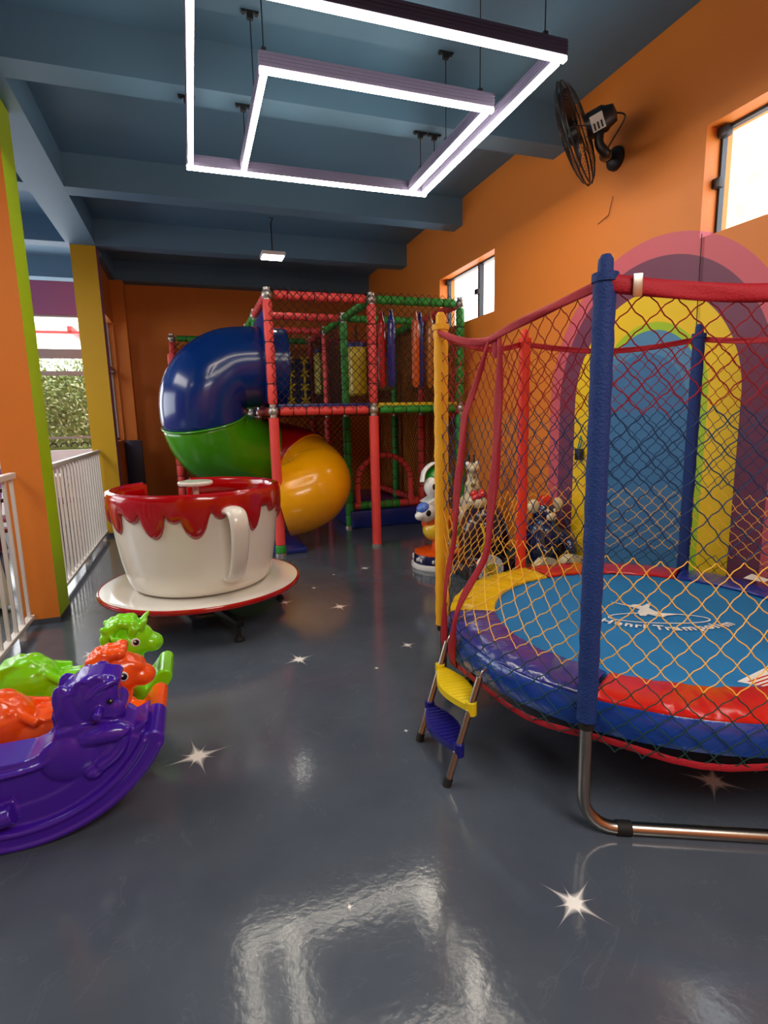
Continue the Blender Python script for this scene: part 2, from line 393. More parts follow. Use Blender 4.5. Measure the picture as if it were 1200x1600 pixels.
# ------------------------------------------------------------------ pendant LED lamp
t = thing('pendant_lamp', 'double square pendant lamp of white glowing bars hung under the blue ceiling', 'lamp', (1.07, 3.7, 3.35))
ZL = 3.35
def bar(p, q, prof):
    p = Vector(p); q = Vector(q); horiz = abs(p.x-q.x) > abs(p.y-q.y); h = .020
    lo = Vector((min(p.x, q.x), min(p.y, q.y))); hi = Vector((max(p.x, q.x), max(p.y, q.y)))
    if horiz: lo.y -= h; hi.y += h
    else: lo.x -= h; hi.x += h
    b = MB(); b.box((lo.x, lo.y, ZL+.022), (hi.x, hi.y, ZL+.10), .004)
    for z in (.045, .062, .080):
        if horiz: b.box((lo.x, lo.y-.004, ZL+z), (hi.x, hi.y+.004, ZL+z+.005))
        else: b.box((lo.x-.004, lo.y, ZL+z), (hi.x+.004, hi.y, ZL+z+.005))
    o = b.build('light_bar', prof, t, smooth=False)
    L_ = (q-p).length; k = max(1, round(L_/.66))
    d = MB()
    for i in range(k):
        a0, a1 = i/k, (i+1)/k
        if horiz: d.box((lo.x+(hi.x-lo.x)*a0+.002, lo.y+.004, ZL), (lo.x+(hi.x-lo.x)*a1-.002, hi.y-.004, ZL+.022))
        else: d.box((lo.x+.004, lo.y+(hi.y-lo.y)*a0+.002, ZL), (hi.x-.004, lo.y+(hi.y-lo.y)*a1-.002, ZL+.022))
    d.build('diffuser', M_LED, o, smooth=False)
X0, X1, Y0, Y1 = .135, 2.0, 2.79, 4.66; I0, I1, J0 = .515, 1.88, 3.34
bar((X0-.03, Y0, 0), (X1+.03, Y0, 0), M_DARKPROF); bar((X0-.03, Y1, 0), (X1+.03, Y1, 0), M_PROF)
bar((X0, Y0+.03, 0), (X0, Y1-.03, 0), M_PROF); bar((X1, Y0+.03, 0), (X1, Y1-.03, 0), M_PROF)
bar((I0-.03, J0, 0), (I1+.03, J0, 0), M_PROF); bar((I0, J0+.03, 0), (I0, Y1-.03, 0), M_PROF); bar((I1, J0+.03, 0), (I1, Y1-.03, 0), M_PROF)
for (x, y) in ((X0+.08, Y0), (X1-.1, Y0), (I0, J0), (I1-.06, J0), (X0, 4.42), (I0, 4.42), (I1, 4.42), (X1, 4.42), (I0+.02, 3.95), (I1, 3.95)):
    zt = ZB if 4.3 < y < 4.53 else ZS
    MB().tube([(x, y, ZL+.08), (x, y, zt-.02)], .0035, 6).build('cable', M_BLACK, t)
    b = MB(); b.box((x-.012, y-.012, ZL+.08), (x+.012, y+.012, ZL+.12)); b.build('clamp', M_BLACK, t, smooth=False)
    b = MB(); b.box((x-.055, y-.014, zt-.008), (x+.055, y+.014, zt)); b.box((x-.02, y-.014, zt-.045), (x+.02, y+.014, zt-.006), .003)
    b.box((x-.05, y-.016, zt-.016), (x-.03, y+.016, zt-.006)); b.box((x+.03, y-.016, zt-.016), (x+.05, y+.016, zt-.006)); b.build('ceiling_bracket', M_BLACK, t, smooth=False)

# small flood light
t = thing('flood_light', 'small white square floodlight hanging from the ceiling above the play frame', 'lamp', (1.08, 7.15, 3.45))
MB().box((.94, 7.03, 3.455), (1.22, 7.27, 3.50), .008).build('housing', mat('white_housing', S(220, 220, 220), .4), t)
MB().box((.955, 7.045, 3.448), (1.205, 7.255, 3.456)).build('lens', emis('flood_lens', (1, .95, .85, 1), 14), t, smooth=False)
MB().tube([(1.08, 7.15, 3.5), (1.08, 7.15, 3.85), (1.12, 7.25, 3.93), (1.12, 7.5, ZS)], .008, 8).build('cable', M_BLACK, t)
# ------------------------------------------------------------------ wall fan
def fan():
    C = Vector((2.74, 3.62, 3.46)); ax = Vector((-.60, .76, -.26)).normalized()
    t = thing('wall_fan', 'black caged fan mounted high on the orange wall', 'fan', (XW, 3.74, 3.43))
    e1 = ax.orthogonal().normalized(); e2 = ax.cross(e1)
    R = .345
    def P(r, a, d): return C+e1*(r*math.cos(a))+e2*(r*math.sin(a))+ax*d
    def dome(r, sgn): return sgn*.085*math.sqrt(max(0, 1-(r/R)**2))
    for nm, sgn in (('front_grille', 1), ('rear_grille', -1)):
        b = MB()
        for r in ((R,) if sgn > 0 else (R-.004,)): b.tube([P(r, 2*PI*k/48, sgn*.012) for k in range(48)], .0055, 6, closed=True)
        for r in (.06, .12, .18, .235, .29): b.tube([P(r, 2*PI*k/40, dome(r, sgn)) for k in range(40)], .0014 if r > .07 else .003, 4, closed=True)
        for k in range(72): b.tube([P(r, 2*PI*k/72+ (.12*r/R)*sgn, dome(r, sgn)) for r in (.055, .15, .24, .31, .343)], .0011, 4)
        for k in range(4): b.tube([P(r, PI/2*k+.3, dome(r, sgn)+sgn*.004) for r in (.05, .15, .24, .31, .345)], .0042, 6)
        b.build(nm, M_BLACK, t)
    b = MB(); b.lathe([(0, .05), (.05, .05), (.07, .03), (.07, -.02), (0, -.02)], C, 24, axis=ax); b.build('hub', M_BLACK, t)
    for k in range(3):
        b = MB(); a0 = 2*PI*k/3+.5; rows = []
        for i in range(9):
            r = .05+.24*i/8; wdt = .35+.75*math.sin(PI*min(1, i/8*.8+.12))
            rows.append([b.bm.verts.new(P(r, a0+wdt*(j/6-.5)*(1 if i < 8 else .8), -.03*(j/6-.5)*2)) for j in range(7)])
        for i in range(8):
            for j in range(6): b.face((rows[i][j], rows[i][j+1], rows[i+1][j+1], rows[i+1][j]))
        o = b.build('blade', mat('dark_blade', S(44, 36, 38), .3, alpha=1), t); m_solid(.004)(o)
    b = MB(); b.lathe([(0, -.08), (.075, -.08), (.085, -.1), (.085, -.2), (.07, -.22), (.055, -.27), (0, -.28)], C, 24, axis=ax)
    mo = b.build('motor', M_BLACK, t)
    mc = C-ax*.16; vd = (Vector((0, 0, 1.5))-mc); vd = (vd-ax*vd.dot(ax)).normalized(); s_ = ax.cross(vd).normalized()
    R3 = Matrix((ax, s_, vd)).transposed()
    b = MB(); b.obox(mc+vd*.083, (.085, .1, .006), R3); b.build('rating_label', mat('pale_label', S(205, 200, 190), .6), mo, smooth=False)
    b = MB()
    for k in (-1, 0, 1): b.obox(mc+vd*.087+s_*(-.02)+ax*(.024*k), (.012, .045, .002), R3)
    b.build('label_print', M_BLACK, mo, smooth=False)
    m0 = C-ax*.17+Vector((0, 0, -.08)); mt = Vector((XW, 3.73, 3.40))
    b = MB(); b.tube(spline([m0+Vector((0, 0, .03)), m0+Vector((.0, 0, -.07)), m0+Vector((.07, .0, -.13)), mt+Vector((-.12, 0, .0)), mt+Vector((-.03, 0, 0))], 6), [.032]*25, 12)
    b.build('arm', M_BLACK, t)
    b = MB(); b.lathe([(0, 0), (.085, 0), (.08, .03), (.045, .06), (0, .065)], mt, 28, axis=(-1, 0, 0)); b.build('wall_mount', M_BLACK, t)
    b = MB(); b.tube(spline([C-ax*.26, C-ax*.30+Vector((.03, -.02, -.05)), m0+Vector((.09, 0, -.06)), m0+Vector((.06, 0, -.11))], 6), .006, 6); b.build('power_lead', M_BLACK, t)
    b = MB(); b.tube([C-ax*.02+Vector((.1, .1, -.31)), Vector((3.19, 3.74, 3.14)), Vector((3.19, 3.78, 3.02)), Vector((3.19, 3.9, 2.99))][1:], .003, 5); b.build('wall_lead', mat('brown_lead', S(110, 50, 20), .6), t)
fan()
# cord and box on the mural wall
t = thing('pull_cord', 'thin dark pull cord with ring hanging down the mural wall under the window', 'cord', (3.18, 2.9, 2.6))
MB().tube([(3.19, 2.905, 2.62), (3.188, 2.9, 2.2), (3.188, 2.893, 1.92)], .003, 6).build('cord', M_BLACK, t)
MB().tube([(3.187, 2.893+.018*math.cos(a), 1.90+.018*math.sin(a)) for a in [2*PI*k/14 for k in range(14)]], .003, 6, closed=True).build('ring', M_BLACK, t)
tag(MB().lathe([(0, 0), (.014, 0), (.01, .015), (0, .02)], (XW, 2.885, 1.77), 12, axis=(-1, 0, 0)).build('wall_hook', M_BLACK), 'small black screw hook in the green arch edge of the mural', 'hook')

# ------------------------------------------------------------------ railings
def fence(nm, X, y0, y1, label, nb):
    t = thing(nm, label, 'railing', (X, (y0+y1)/2, 0), 0, 'white railings along the columns')
    MB().box((X-.025, y0, 1.135), (X+.025, y1, 1.175), .004).build('top_rail', M_WHITE_MET, t)
    MB().box((X-.025, y0, .075), (X+.025, y1, .105), .004).build('bottom_rail', M_WHITE_MET, t)
    for k in range(nb):
        y = y0+.05+(y1-y0-.1)*k/(nb-1)
        MB().box((X-.011, y-.011, .105), (X+.011, y+.011, 1.135)).build('baluster', M_WHITE_MET, t, smooth=False)
    for y in (y0+.25, (y0+y1)/2, y1-.25): MB().box((X-.02, y-.02, 0), (X+.02, y+.02, .075)).build('foot', M_WHITE_MET, t, smooth=False)
    for y in (y1,):
        b = MB(); b.tube([(X, y-.02, 1.155), (X, y+.05, 1.155)], .007, 8); b.tube([(X, y-.02, .09), (X, y+.05, .09)], .007, 8); b.build('fixing_bolt', M_STEEL, t)
fence('railing', -1.25, 1.3, 4.6, 'white steel railing in front of the orange and lime column', 21)
fence('railing', -1.19, 5.02, 8.1, 'white steel railing between the lime column and the yellow column', 20)

# ------------------------------------------------------------------ trampoline
TC = Vector((2.07, 2.04, 0)); PR = 1.02; A0 = math.radians(214.6)
def tp(r, a, z): return Vector((TC.x+r*math.cos(a), TC.y+r*math.sin(a), z))
POST = [tp(PR, A0+k*PI/3, 0) for k in range(6)]      # 0 front, 1 near right, 2 right, 3 back right, 4 back (red), 5 left (yellow)
ZT = [1.94, 1.95, 1.96, 1.975, 1.985, 1.95]
def v_mat(n, c, r=.2): return mat(n, c, r, coat=.5, bump=.6, bscale=14, var=.04)
V_BLUE = v_mat('blue_vinyl', S(38, 52, 148)); V_RED = v_mat('red_vinyl', S(206, 26, 20)); V_YEL = v_mat('yellow_vinyl', S(240, 196, 10)); V_SK = v_mat('skirt_blue_vinyl', S(20, 66, 158))
F_BLUE = mat('blue_fabric_sleeve', S(10, 50, 118), .7, bump=.5, bscale=120); F_YEL = mat('yellow_sleeve', S(244, 178, 20), .6, bump=.3, bscale=60); F_RED = mat('red_orange_sleeve', S(226, 52, 20), .6, bump=.3, bscale=60)
TR = thing('trampoline', 'round trampoline with blue jumping mat, coloured pads and a netted enclosure', 'trampoline', TC)
MZ = .50
b = MB(); b.lathe([(0, MZ-.004), (.3, MZ-.003), (.76, MZ), (.76, MZ-.012), (0, MZ-.014)], TC, 72)
jm = b.build('jumping_mat', mat('blue_jumping_mat', S(16, 122, 186), .75, bump=.15, bscale=200, var=.05), TR)
# print on the mat
PW = mat('white_print', S(236, 236, 230), .6, var=0)
def printed(name, body, loc, size, rot, m, parent, offset=0.0, shear=0, ext=.0006, sx=1):
    c = bpy.data.curves.new(name, 'FONT'); c.body = body; c.size = size; c.extrude = ext; c.offset = offset; c.align_x = 'CENTER'; c.shear = shear
    o = bpy.data.objects.new(name, c); COL.objects.link(o)
    dg = bpy.context.evaluated_depsgraph_get(); dg.update()
    me = bpy.data.meshes.new_from_object(o.evaluated_get(dg)); bpy.data.objects.remove(o)
    me.transform(Matrix.Diagonal((sx, 1, 1, 1)))
    o = bpy.data.objects.new(name, me); COL.objects.link(o); me.materials.append(m)
    M = Matrix.Translation(loc) @ rot.to_4x4()
    me.transform(WM[parent.name].inverted() @ M); o.parent = parent; WM[o.name] = WM[parent.name]
    return o
def merge(name, objs, m, parent):
    bm = bmesh.new()
    for o in objs: bm.from_mesh(o.data); bpy.data.objects.remove(o)
    me = bpy.data.meshes.new(name); bm.to_mesh(me); bm.free(); me.materials.append(m)
    o = bpy.data.objects.new(name, me); COL.objects.link(o); o.parent = parent; WM[o.name] = WM[parent.name]; return o
RC = Vector((2.09, 2.0, MZ+.003)); rx = Vector((.9, -.435, 0)).normalized(); ry = Vector((.435, .9, 0)).normalized()
b = MB(); b.tube([RC+rx*(.235*math.cos(a))+ry*(.068*math.sin(a)) for a in [2*PI*k/60 for k in range(60)]], .004, 6, closed=True, flat=(.35, 1), up=(0, 0, 1)); b.build('ring_print', PW, jm)
text = 'Henri Trampolim'; let = []
adv = {'m': .036, 'l': .012, 'i': .012, 'r': .017, ' ': .014, 'H': .029, 'T': .025}
ws = [adv.get(c, .0225) for c in text]; tot = sum(ws); cur = 0
for c, w_ in zip(text, ws):
    s_ = (cur+w_/2)/tot*2-1; cur += w_
    if c == ' ': continue
    th = -PI/2+s_*1.02; pos = Vector((2.112, 2.008, MZ+.003))+rx*(.318*s_)-ry*(.172*math.cos(s_*1.1))
    tang = (rx*math.cos(s_*.55)+ry*math.sin(s_*.75)).normalized(); nor = Vector((0, 0, 1)).cross(tang)
    let.append(printed('l', c, pos, .078, Matrix((tang, nor, Vector((0, 0, 1)))).transposed(), PW, jm, offset=.0018, sx=1.0))
merge('lettering', let, PW, jm)
b = MB()
def blob(pts):
    b.prism([((RC+rx*u+ry*v).x, (RC+rx*u+ry*v).y) for u, v in pts], 'xy', MZ+.001, MZ+.0025)
blob([(-.16, .235), (-.075, .185), (-.055, .2), (-.03, .2), (-.02, .175), (.03, .225), (.045, .24), (.03, .2), (.005, .15), (.02, .1), (.05, .07), (.13, .065), (.06, .045), (.03, .02), (.0, .03), (-.03, .06), (-.05, .03), (-.075, .035), (-.07, .09), (-.045, .13), (-.08, .165)])
b.build('jumper_print', PW, jm, smooth=False)
b = MB(); b.prism([(1.85, 1.39), (2.04, 1.43), (2.12, 1.36), (2.0, 1.31), (1.90, 1.33)], 'xy', MZ+.001, MZ+.0025)
b.mi = 1
for k in range(3): b.prism([(1.88, 1.375-k*.018), (2.09, 1.395-k*.018), (2.09, 1.389-k*.018), (1.89, 1.369-k*.018)], 'xy', MZ+.0026, MZ+.0032)
b.build('mat_label', [PW, V_RED], jm, smooth=False)
# pads: six sectors
cols = [V_RED, V_YEL, V_BLUE, V_RED, V_YEL, V_BLUE]; cn = ['red', 'yellow', 'blue', 'red', 'yellow', 'blue']
for k in range(6):
    b = MB(); a0 = A0+k*PI/3+.01; rows = []
    for i in range(61):
        a = a0+(PI/3-.02)*i/60
        row = []
        for r, z in ((.745, .505), (.752, .515), (.78, .520), (.84, .522), (.90, .522), (.955, .519), (.978, .511), (.987, .49)):
            wv = .006*noise.noise(Vector((r*11*math.cos(a), r*11*math.sin(a), k)))+.005*noise.noise(Vector((r*30*math.cos(a), r*30*math.sin(a), k)))
            row.append(b.bm.verts.new(tp(r, a, z+wv)))
        rows.append(row)
    for i in range(60):
        for j in range(7): b.face((rows[i][j], rows[i+1][j], rows[i+1][j+1], rows[i][j+1]))
    o = b.build('pad', cols[k], TR); o['label'] = cn[k]+' vinyl edge pad'; m_solid(.012)(o)
b = MB(); b.lathe([(.984, .505), (.995, .49), (1.0, .44), (.99, .39), (.975, .385), (.975, .48)], TC, 96); b.build('pad_skirt', V_SK, TR)
MB().tube([tp(.955, 2*PI*k/72, .43) for k in range(72)], .021, 10, closed=True).build('frame_ring', M_STEEL, TR)
STR = mat('red_strap', S(172, 16, 36), .7, bump=.3, bscale=150)
b = MB()
b.tube([tp(.99, 2*PI*k/72, .355+.012*math.sin(k*.9)) for k in range(72)], .010, 8, closed=True, flat=(1.3, .25), up=(0, 0, 1)); b.build('lower_strap', STR, TR)
# printed labels on the blue pad
b = MB(); b.prism([(2.90, 2.20), (3.02, 2.24), (3.0, 2.12), (2.93, 2.10)], 'xy', .555, .5565); b.build('pad_label', [PW], TR, smooth=False)
# springs
b = MB()
for k in range(48): b.tube([tp(.755, 2*PI*k/48, MZ-.01), tp(.94, 2*PI*k/48, .43)], .006, 5)
b.build('springs', M_STEEL, TR)['kind'] = 'stuff'
# U legs
for (i, j) in ((0, 1), (2, 3), (4, 5)):
    p, q = POST[i], POST[j]; d = (q-p).normalized(); R_ = .023
    def up_(v, z): return Vector((v.x, v.y, z))
    path = [up_(p, .45), up_(p, .16)]+[up_(p, 0)+d*(.12*(1-math.cos(a)))+Vector((0, 0, R_+.12-.12*math.sin(a))) for a in [PI/2*k/6 for k in range(1, 7)]]
    path += [up_(p, R_)+d*.3, up_(q, R_)-d*.3]
    path += [up_(q, 0)-d*(.12*(1-math.cos(a)))+Vector((0, 0, R_+.12-.12*math.sin(a))) for a in [PI/2*k/6 for k in range(6, 0, -1)]]+[up_(q, .16), up_(q, .45)]
    lg = MB().tube(path, R_, 14).build('leg', M_STEEL, TR)
    for e, s_ in ((p, 1), (q, -1)):
        c0 = up_(e, R_)+d*s_*.12; MB().tube([c0, c0+d*s_*.05], R_+.004, 14).build('foot_cap', M_RUBBER, lg)
# enclosure poles
pm = [F_BLUE, F_BLUE, F_RED, F_BLUE, F_RED, F_YEL]; pn = ['blue', 'blue', 'red', 'blue', 'red orange', 'yellow']
for k in range(6):
    p = POST[k]; r = .034
    pts = []; rr = []
    for i in range(40):
        z = .44+(ZT[k]-.03-.44)*i/39; pts.append((p.x+.002*math.sin(i*2.1), p.y, z)); rr.append(r*(1+.05*noise.noise(Vector((k, i*.9, 0)))))
    o = MB().tube(pts, rr, 16).build('pole', pm[k], TR); o['label'] = pn[k]+' sleeved enclosure pole'
    c_ = MB(); c_.tube([(p.x, p.y, ZT[k]-.045), (p.x, p.y, ZT[k]-.02)], .040, 16); c_.tube([(p.x, p.y, ZT[k]-.03), (p.x, p.y, ZT[k]+.02), (p.x, p.y, ZT[k]+.035)], [.024, .023, .014], 16)
    c_.build('pole_cap', pm[k] if k != 4 else F_RED, o)
    MB().tube([(p.x, p.y, .41), (p.x, p.y, .445)], .027, 14).build('pole_socket', M_RUBBER, o)
# net surface: s in [0,6) around (panel k runs post k -> k+1); panel 5 (post5 -> post0) holds the door
def ztop(s):
    k = int(s) % 6; f = s-int(s); a, c = ZT[k]-.05, ZT[(k+1) % 6]-.05
    if k == 5:      # door panel: f=0 at the yellow pole, 1 at the front blue pole
        if f < .42: return a+(1.80-a)*math.sin(f/.42*PI/2)
        return 1.80+(c-1.80)*((f-.42)/.58)**.92
    return a+(c-a)*f-.055*math.sin(PI*f)
def netpos(s, z):
    s = s % 6; k = int(s); f = s-k; a, c = POST[k], POST[(k+1) % 6]
    chord = a.lerp(c, f); ang = A0+(k+f)*PI/3
    out = Vector((math.cos(ang), math.sin(ang), 0)); chord = chord+out*.01
    circ = tp(1.012, ang, 0); w_ = max(0, min(1, (.98-z)/.42)); w_ = w_*w_*(3-2*w_)
    if z < .42: circ = tp(1.012-(.42-z)*.25, ang, 0)
    p = chord.lerp(circ, w_); p.z = z
    p += out*.006*math.sin(9*s+4*z)
    return p
def sL(z):  # strip nearer the yellow pole, as f measured from yellow pole
    P_ = [(1.80, .42), (1.5, .256), (.83, .149), (.4, .131), (.3, .2)]
    for (z1, f1), (z0, f0) in zip(P_, P_[1:]):
        if z >= z0: return f0+(f1-f0)*min(1, (z-z0)/(z1-z0))
    return P_[-1][1]
def sR(z):
    P_ = [(1.80, .50), (1.5, .49), (.9, .435), (.36, .264), (.3, .25)]
    for (z1, f1), (z0, f0) in zip(P_, P_[1:]):
        if z >= z0: return f0+(f1-f0)*min(1, (z-z0)/(z1-z0))
    return P_[-1][1]
NZ = [('red', 1.50, 3.0, S(150, 10, 26)), ('blue', 1.02, 1.50, S(24, 56, 96)), ('yellow', .60, 1.02, S(246, 190, 70)), ('green', .2, .60, S(12, 62, 54))]
nb = {n_[0]: MB() for n_ in NZ}
zb = .335; CH = .0945
rowsn = int(round((1.90-zb)/(CH/2)))
def strand(sfun, ncell):
    # sfun(i/ncell, z) -> s
    def node(i, j):
        u = i/ncell; z = zb+(1.9-zb)*j/rowsn
        s = sfun(u, z); zt = ztop(s); z = zb+(zt-.012-zb)*j/rowsn; s = sfun(u, z)
        q = netpos(s, z); q += Vector((noise.noise(q*7), noise.noise(q*7+Vector((5, 0, 0))), noise.noise(q*7+Vector((0, 9, 0)))))*.009
        return q
    for i in range(ncell):
        for j in range(rowsn+1):
            if (i+j) % 2: continue
            a = node(i, j)
            for dj in (1, -1):
                jj = j+dj
                if 0 <= jj <= rowsn:
                    c = node(i+1, jj); zm = (a.z+c.z)/2
                    nm = next(n_[0] for n_ in NZ if n_[1] <= zm < n_[2])
                    d = c-a; bend = Vector((0, 0, d.z))*.035; hx = Vector((d.x, d.y, 0))*.035
                    nb[nm].tube([a, a+d*.3+bend*1.5-hx, a+d*.7-bend*1.5+hx, c], .0021, 4, cap=False)
for k in range(5): strand((lambda k: lambda u, z: k+u)(k), 24)
strand(lambda u, z: 5+.001+(sL(z)-.001)*u, 6)
strand(lambda u, z: 5+sR(z)+(.9999-sR(z))*u, 14)
for n_ in NZ:
    o = nb[n_[0]].build('net_band', mat(n_[0]+'_net_cord', n_[3], .8, var=0), TR, recalc=False); o['label'] = n_[0]+' band of the safety net'
# straps: top hem and door zips
def ribbon(pts, half, wdir, mat_, nm):
    b = MB(); rows = []
    for i, q in enumerate(pts):
        w_ = (wdir(i) if callable(wdir) else Vector(wdir)).normalized()*(half[i] if isinstance(half, list) else half)
        t = (pts[min(i+1, len(pts)-1)]-pts[max(i-1, 0)]).normalized(); nn = t.cross(w_).normalized()
        rows.append([b.bm.verts.new(q+w_*f+nn*(.0035*math.sin(i*.8+f*2.5)+.004*(1-f*f))) for f in (-1, -.5, 0, .5, 1)])
    for A, B in zip(rows, rows[1:]):
        for k in range(4): b.face((A[k], A[k+1], B[k+1], B[k]))
    o = b.build(nm, mat_, TR); m_solid(.003, 0)(o); return o
for k in range(6):
    pts = [netpos(k+f/24*.999, ztop(k+f/24*.999)) for f in range(0, 25)]
    out = [tp(1, A0+(k+f/24)*PI/3, 0)-TC for f in range(25)]; pts = [p+o_*.012 for p, o_ in zip(pts, out)]
    ribbon(pts, .027 if k in (0, 1) else .016, Vector((0, 0, 1)), STR, 'top_hem')
STRD = mat('dark_red_strap', S(168, 16, 34), .7, bump=.3, bscale=150)
def zipstrip(fn, z1, sgn):
    pts = []
    for i in range(30):
        z = 1.80+(z1-1.80)*i/29; q = netpos(5+fn(z), z); out = (q-TC); out.z = 0; q += out.normalized()*.014; pts.append(q)
    tang = (POST[0]-POST[5]).normalized()
    o = ribbon(pts, [.016+.014*math.sin(PI*min(1, i/20)) if i < 20 else .016+.0014*(i-20)+.004*math.sin(i) for i in range(30)], tang+Vector((0, 0, .15*sgn)), STRD, 'door_zip')
    b = MB(); b.tube([p+tang*.004 for p in pts], .003, 6); b.build('zip_teeth', M_TIE, o); return o
zipstrip(sL, .36, 1); zipstrip(sR, .34, -1)
b = MB(); q = netpos(5.45, 1.80); b.tube([q+Vector((-.0, .02, .02)), q+Vector((0, 0, -.01)), q+Vector((0, -.0, -.07))], [.016, .03, .018], 8, flat=(1, .4), up=(0, 1, 0)); b.build('zip_gather', STR, TR)
b = MB(); q0 = netpos(.10, ztop(.1))+(tp(1, A0+.1, 0)-TC)*.03; b.obox(q0, (.006, .028, .066), (0, 0, A0+PI/6), .002); b.build('strap_buckle', M_STEEL, TR)
t = thing('padlock', 'small black padlock box hanging on the mural wall by a green cord', 'padlock', (3.17, 4.0, 1.14))
MB().box((3.15, 3.965, 1.10), (3.19, 4.035, 1.20), .006).build('lock_body', M_BLACK, t)
MB().tube([(3.17, 4.0, 1.2), (3.18, 3.98, 1.27), (3.19, 4.01, 1.31), (3.17, 4.02, 1.2)], .006, 6).build('cord_loop', mat('teal_cord', S(40, 130, 130), .6), t)

# ladder
t = thing('step_ladder', 'small steel ladder with yellow and blue steps leaning on the trampoline', 'ladder', (.97, 2.05, 0))
lf, lt = Vector((.898, 2.20, 0)), Vector((1.085, 2.285, .43)); rf, rt = Vector((.879, 1.861, 0)), Vector((1.05, 1.90, .43))
for p, q in ((lf, lt), (rf, rt)):
    o = MB().tube([p+(q-p)*.03, q], .0145, 12).build('rail', M_STEEL, t)
    MB().tube([p, p+(q-p)*.07], .018, 12).build('rubber_foot', M_RUBBER, o)
    MB().tube(spline([q-(q-p)*.02, q+Vector((.02, 0, .03)), q+Vector((.045, 0, .02)), q+Vector((.05, 0, -.005))], 4), .006, 8).build('hook', M_STEEL, o)
for fr, m_, nm in ((.74, mat('yellow_step_plastic', S(236, 206, 14), .4), 'yellow plastic step'), (.36, mat('blue_step_plastic', S(24, 22, 120), .35), 'blue plastic step')):
    a = lf.lerp(lt, fr); c = rf.lerp(rt, fr); d = (c-a); L_ = d.length; d.normalize(); nrm = Vector((0, 0, 1)); bk = nrm.cross(d); bk.z = 0; bk.normalize()
    b = MB(); top = []; bot = []
    N_ = 20
    fr_ = [a+d*(L_*i/N_)-bk*(.012+.055*math.sin(PI*i/N_)) for i in range(N_+1)]; ba = [a+d*(L_*i/N_)+bk*(.02+.05*math.sin(PI*i/N_)) for i in range(N_+1)]
    poly = fr_+list(reversed(ba)); z0 = a.z
    b.prism([(q.x, q.y) for q in poly], 'xy', z0-.028, z0, .004)
    for i in range(1, 14):
        f_ = i/14; w_ = math.sin(PI*f_); p0 = a+d*(L_*f_)-bk*(.005+.05*w_); p1 = a+d*(L_*f_)+bk*(.014+.046*w_)
        b.tube([p0+Vector((0, 0, .001)), p1+Vector((0, 0, .001))], .0028, 5)
    for e in (a, c): b.tube([e+Vector((0, 0, -.04)), e+Vector((.0, 0, .015))], .023, 12)
    o = b.build('step', m_, t); o['label'] = nm
    for e in (a, c): MB().ell(e-bk*.0-d*0+Vector((-.022, 0, -.02)), .005).build('bolt', M_STEEL, o)

# ------------------------------------------------------------------ teacup
CX, CY = -.01, 4.36
TCU = thing('teacup_ride', 'giant white teacup ride on a saucer with red dripping icing rim', 'teacup ride', (CX, CY, 0))
def W(r, a, z): return Vector((CX+r*math.cos(a), CY+r*math.sin(a), z))
b = MB(); b.lathe([(0, .262), (.5, .262), (.68, .272), (.725, .29), (.73, .30), (.715, .306), (.6, .298), (.45, .296), (0, .296)], (CX, CY, 0), 96)
sa = b.build('saucer', M_WHITEP, TCU)
b = MB(); b.tube([W(.728, 2*PI*k/96, .288) for k in range(96)], .016, 10, closed=True, flat=(1.15, .8), up=(0, 0, 1)); b.build('saucer_rim', M_REDG, sa)
GAP = (math.radians(95), math.radians(133)); ZG = .55
prof = [(.0, .30), (.455, .302), (.49, .315), (.512, .35), (.533, .42), (.55, .50), (.564, .58), (.577, .68), (.588, .78), (.597, .88), (.603, 1.0)]
def rad(z):
    for (r0, z0), (r1, z1) in zip(prof[1:], prof[2:]):
        if z <= z1: return r0+(r1-r0)*(z-z0)/(z1-z0)
    return prof[-1][0]
def cupgrid(nm, pr_, m, thick, parent, off=-1):
    b = MB(); n_ = 120; g = [[b.bm.verts.new(W(r, 2*PI*k/n_, z)) for (r, z) in pr_] for k in range(n_)]
    for k in range(n_):
        a = 2*PI*(k+.5)/n_
        for j in range(len(pr_)-1):
            if GAP[0] < a < GAP[1] and (pr_[j][1]+pr_[j+1][1])/2 > ZG: continue
            b.face((g[k][j], g[(k+1) % n_][j], g[(k+1) % n_][j+1], g[k][j+1]))
    bmesh.ops.recalc_face_normals(b.bm, faces=b.bm.faces)
    o = b.build(nm, m, parent); m_solid(thick, off)(o); return o
fine = [(.02, .302)]+[(rad(z), z) for z in [.302, .31, .33, .36, .40, .45, .5, .55, .6, .65, .7, .75, .8, .85, .9, .95, 1.0]]
cup = cupgrid('cup', fine, M_WHITEP, .03, TCU)
cupgrid('cup_lining', [(max(.02, r-.034), z+.02 if z < .5 else z) for r, z in fine], M_REDG, .008, cup)
def drips(a):
    # drip length below the rim as function of angle
    D = [(-168, .17, 7), (-150, .22, 6), (-133, .13, 6), (-118, .235, 8), (-104, .13, 5), (-92, .24, 8.5), (-76, .12, 5), (-62, .20, 8), (-52, .24, 5), (-32, .13, 5), (-17, .16, 7), (-2, .235, 6), (14, .2, 7), (32, .14, 6), (50, .22, 7), (70, .17, 6), (140, .19, 7), (160, .22, 7), (178, .14, 5)]
    d = math.degrees(a) % 360; v = .105
    for c, L_, w_ in D:
        dd = abs((d-c+180) % 360-180)
        if dd < w_: v = max(v, .09+(L_-.06)*math.sqrt(1-(dd/w_)**2))
    return v
b = MB(); n_ = 240; rows = []; T = 12
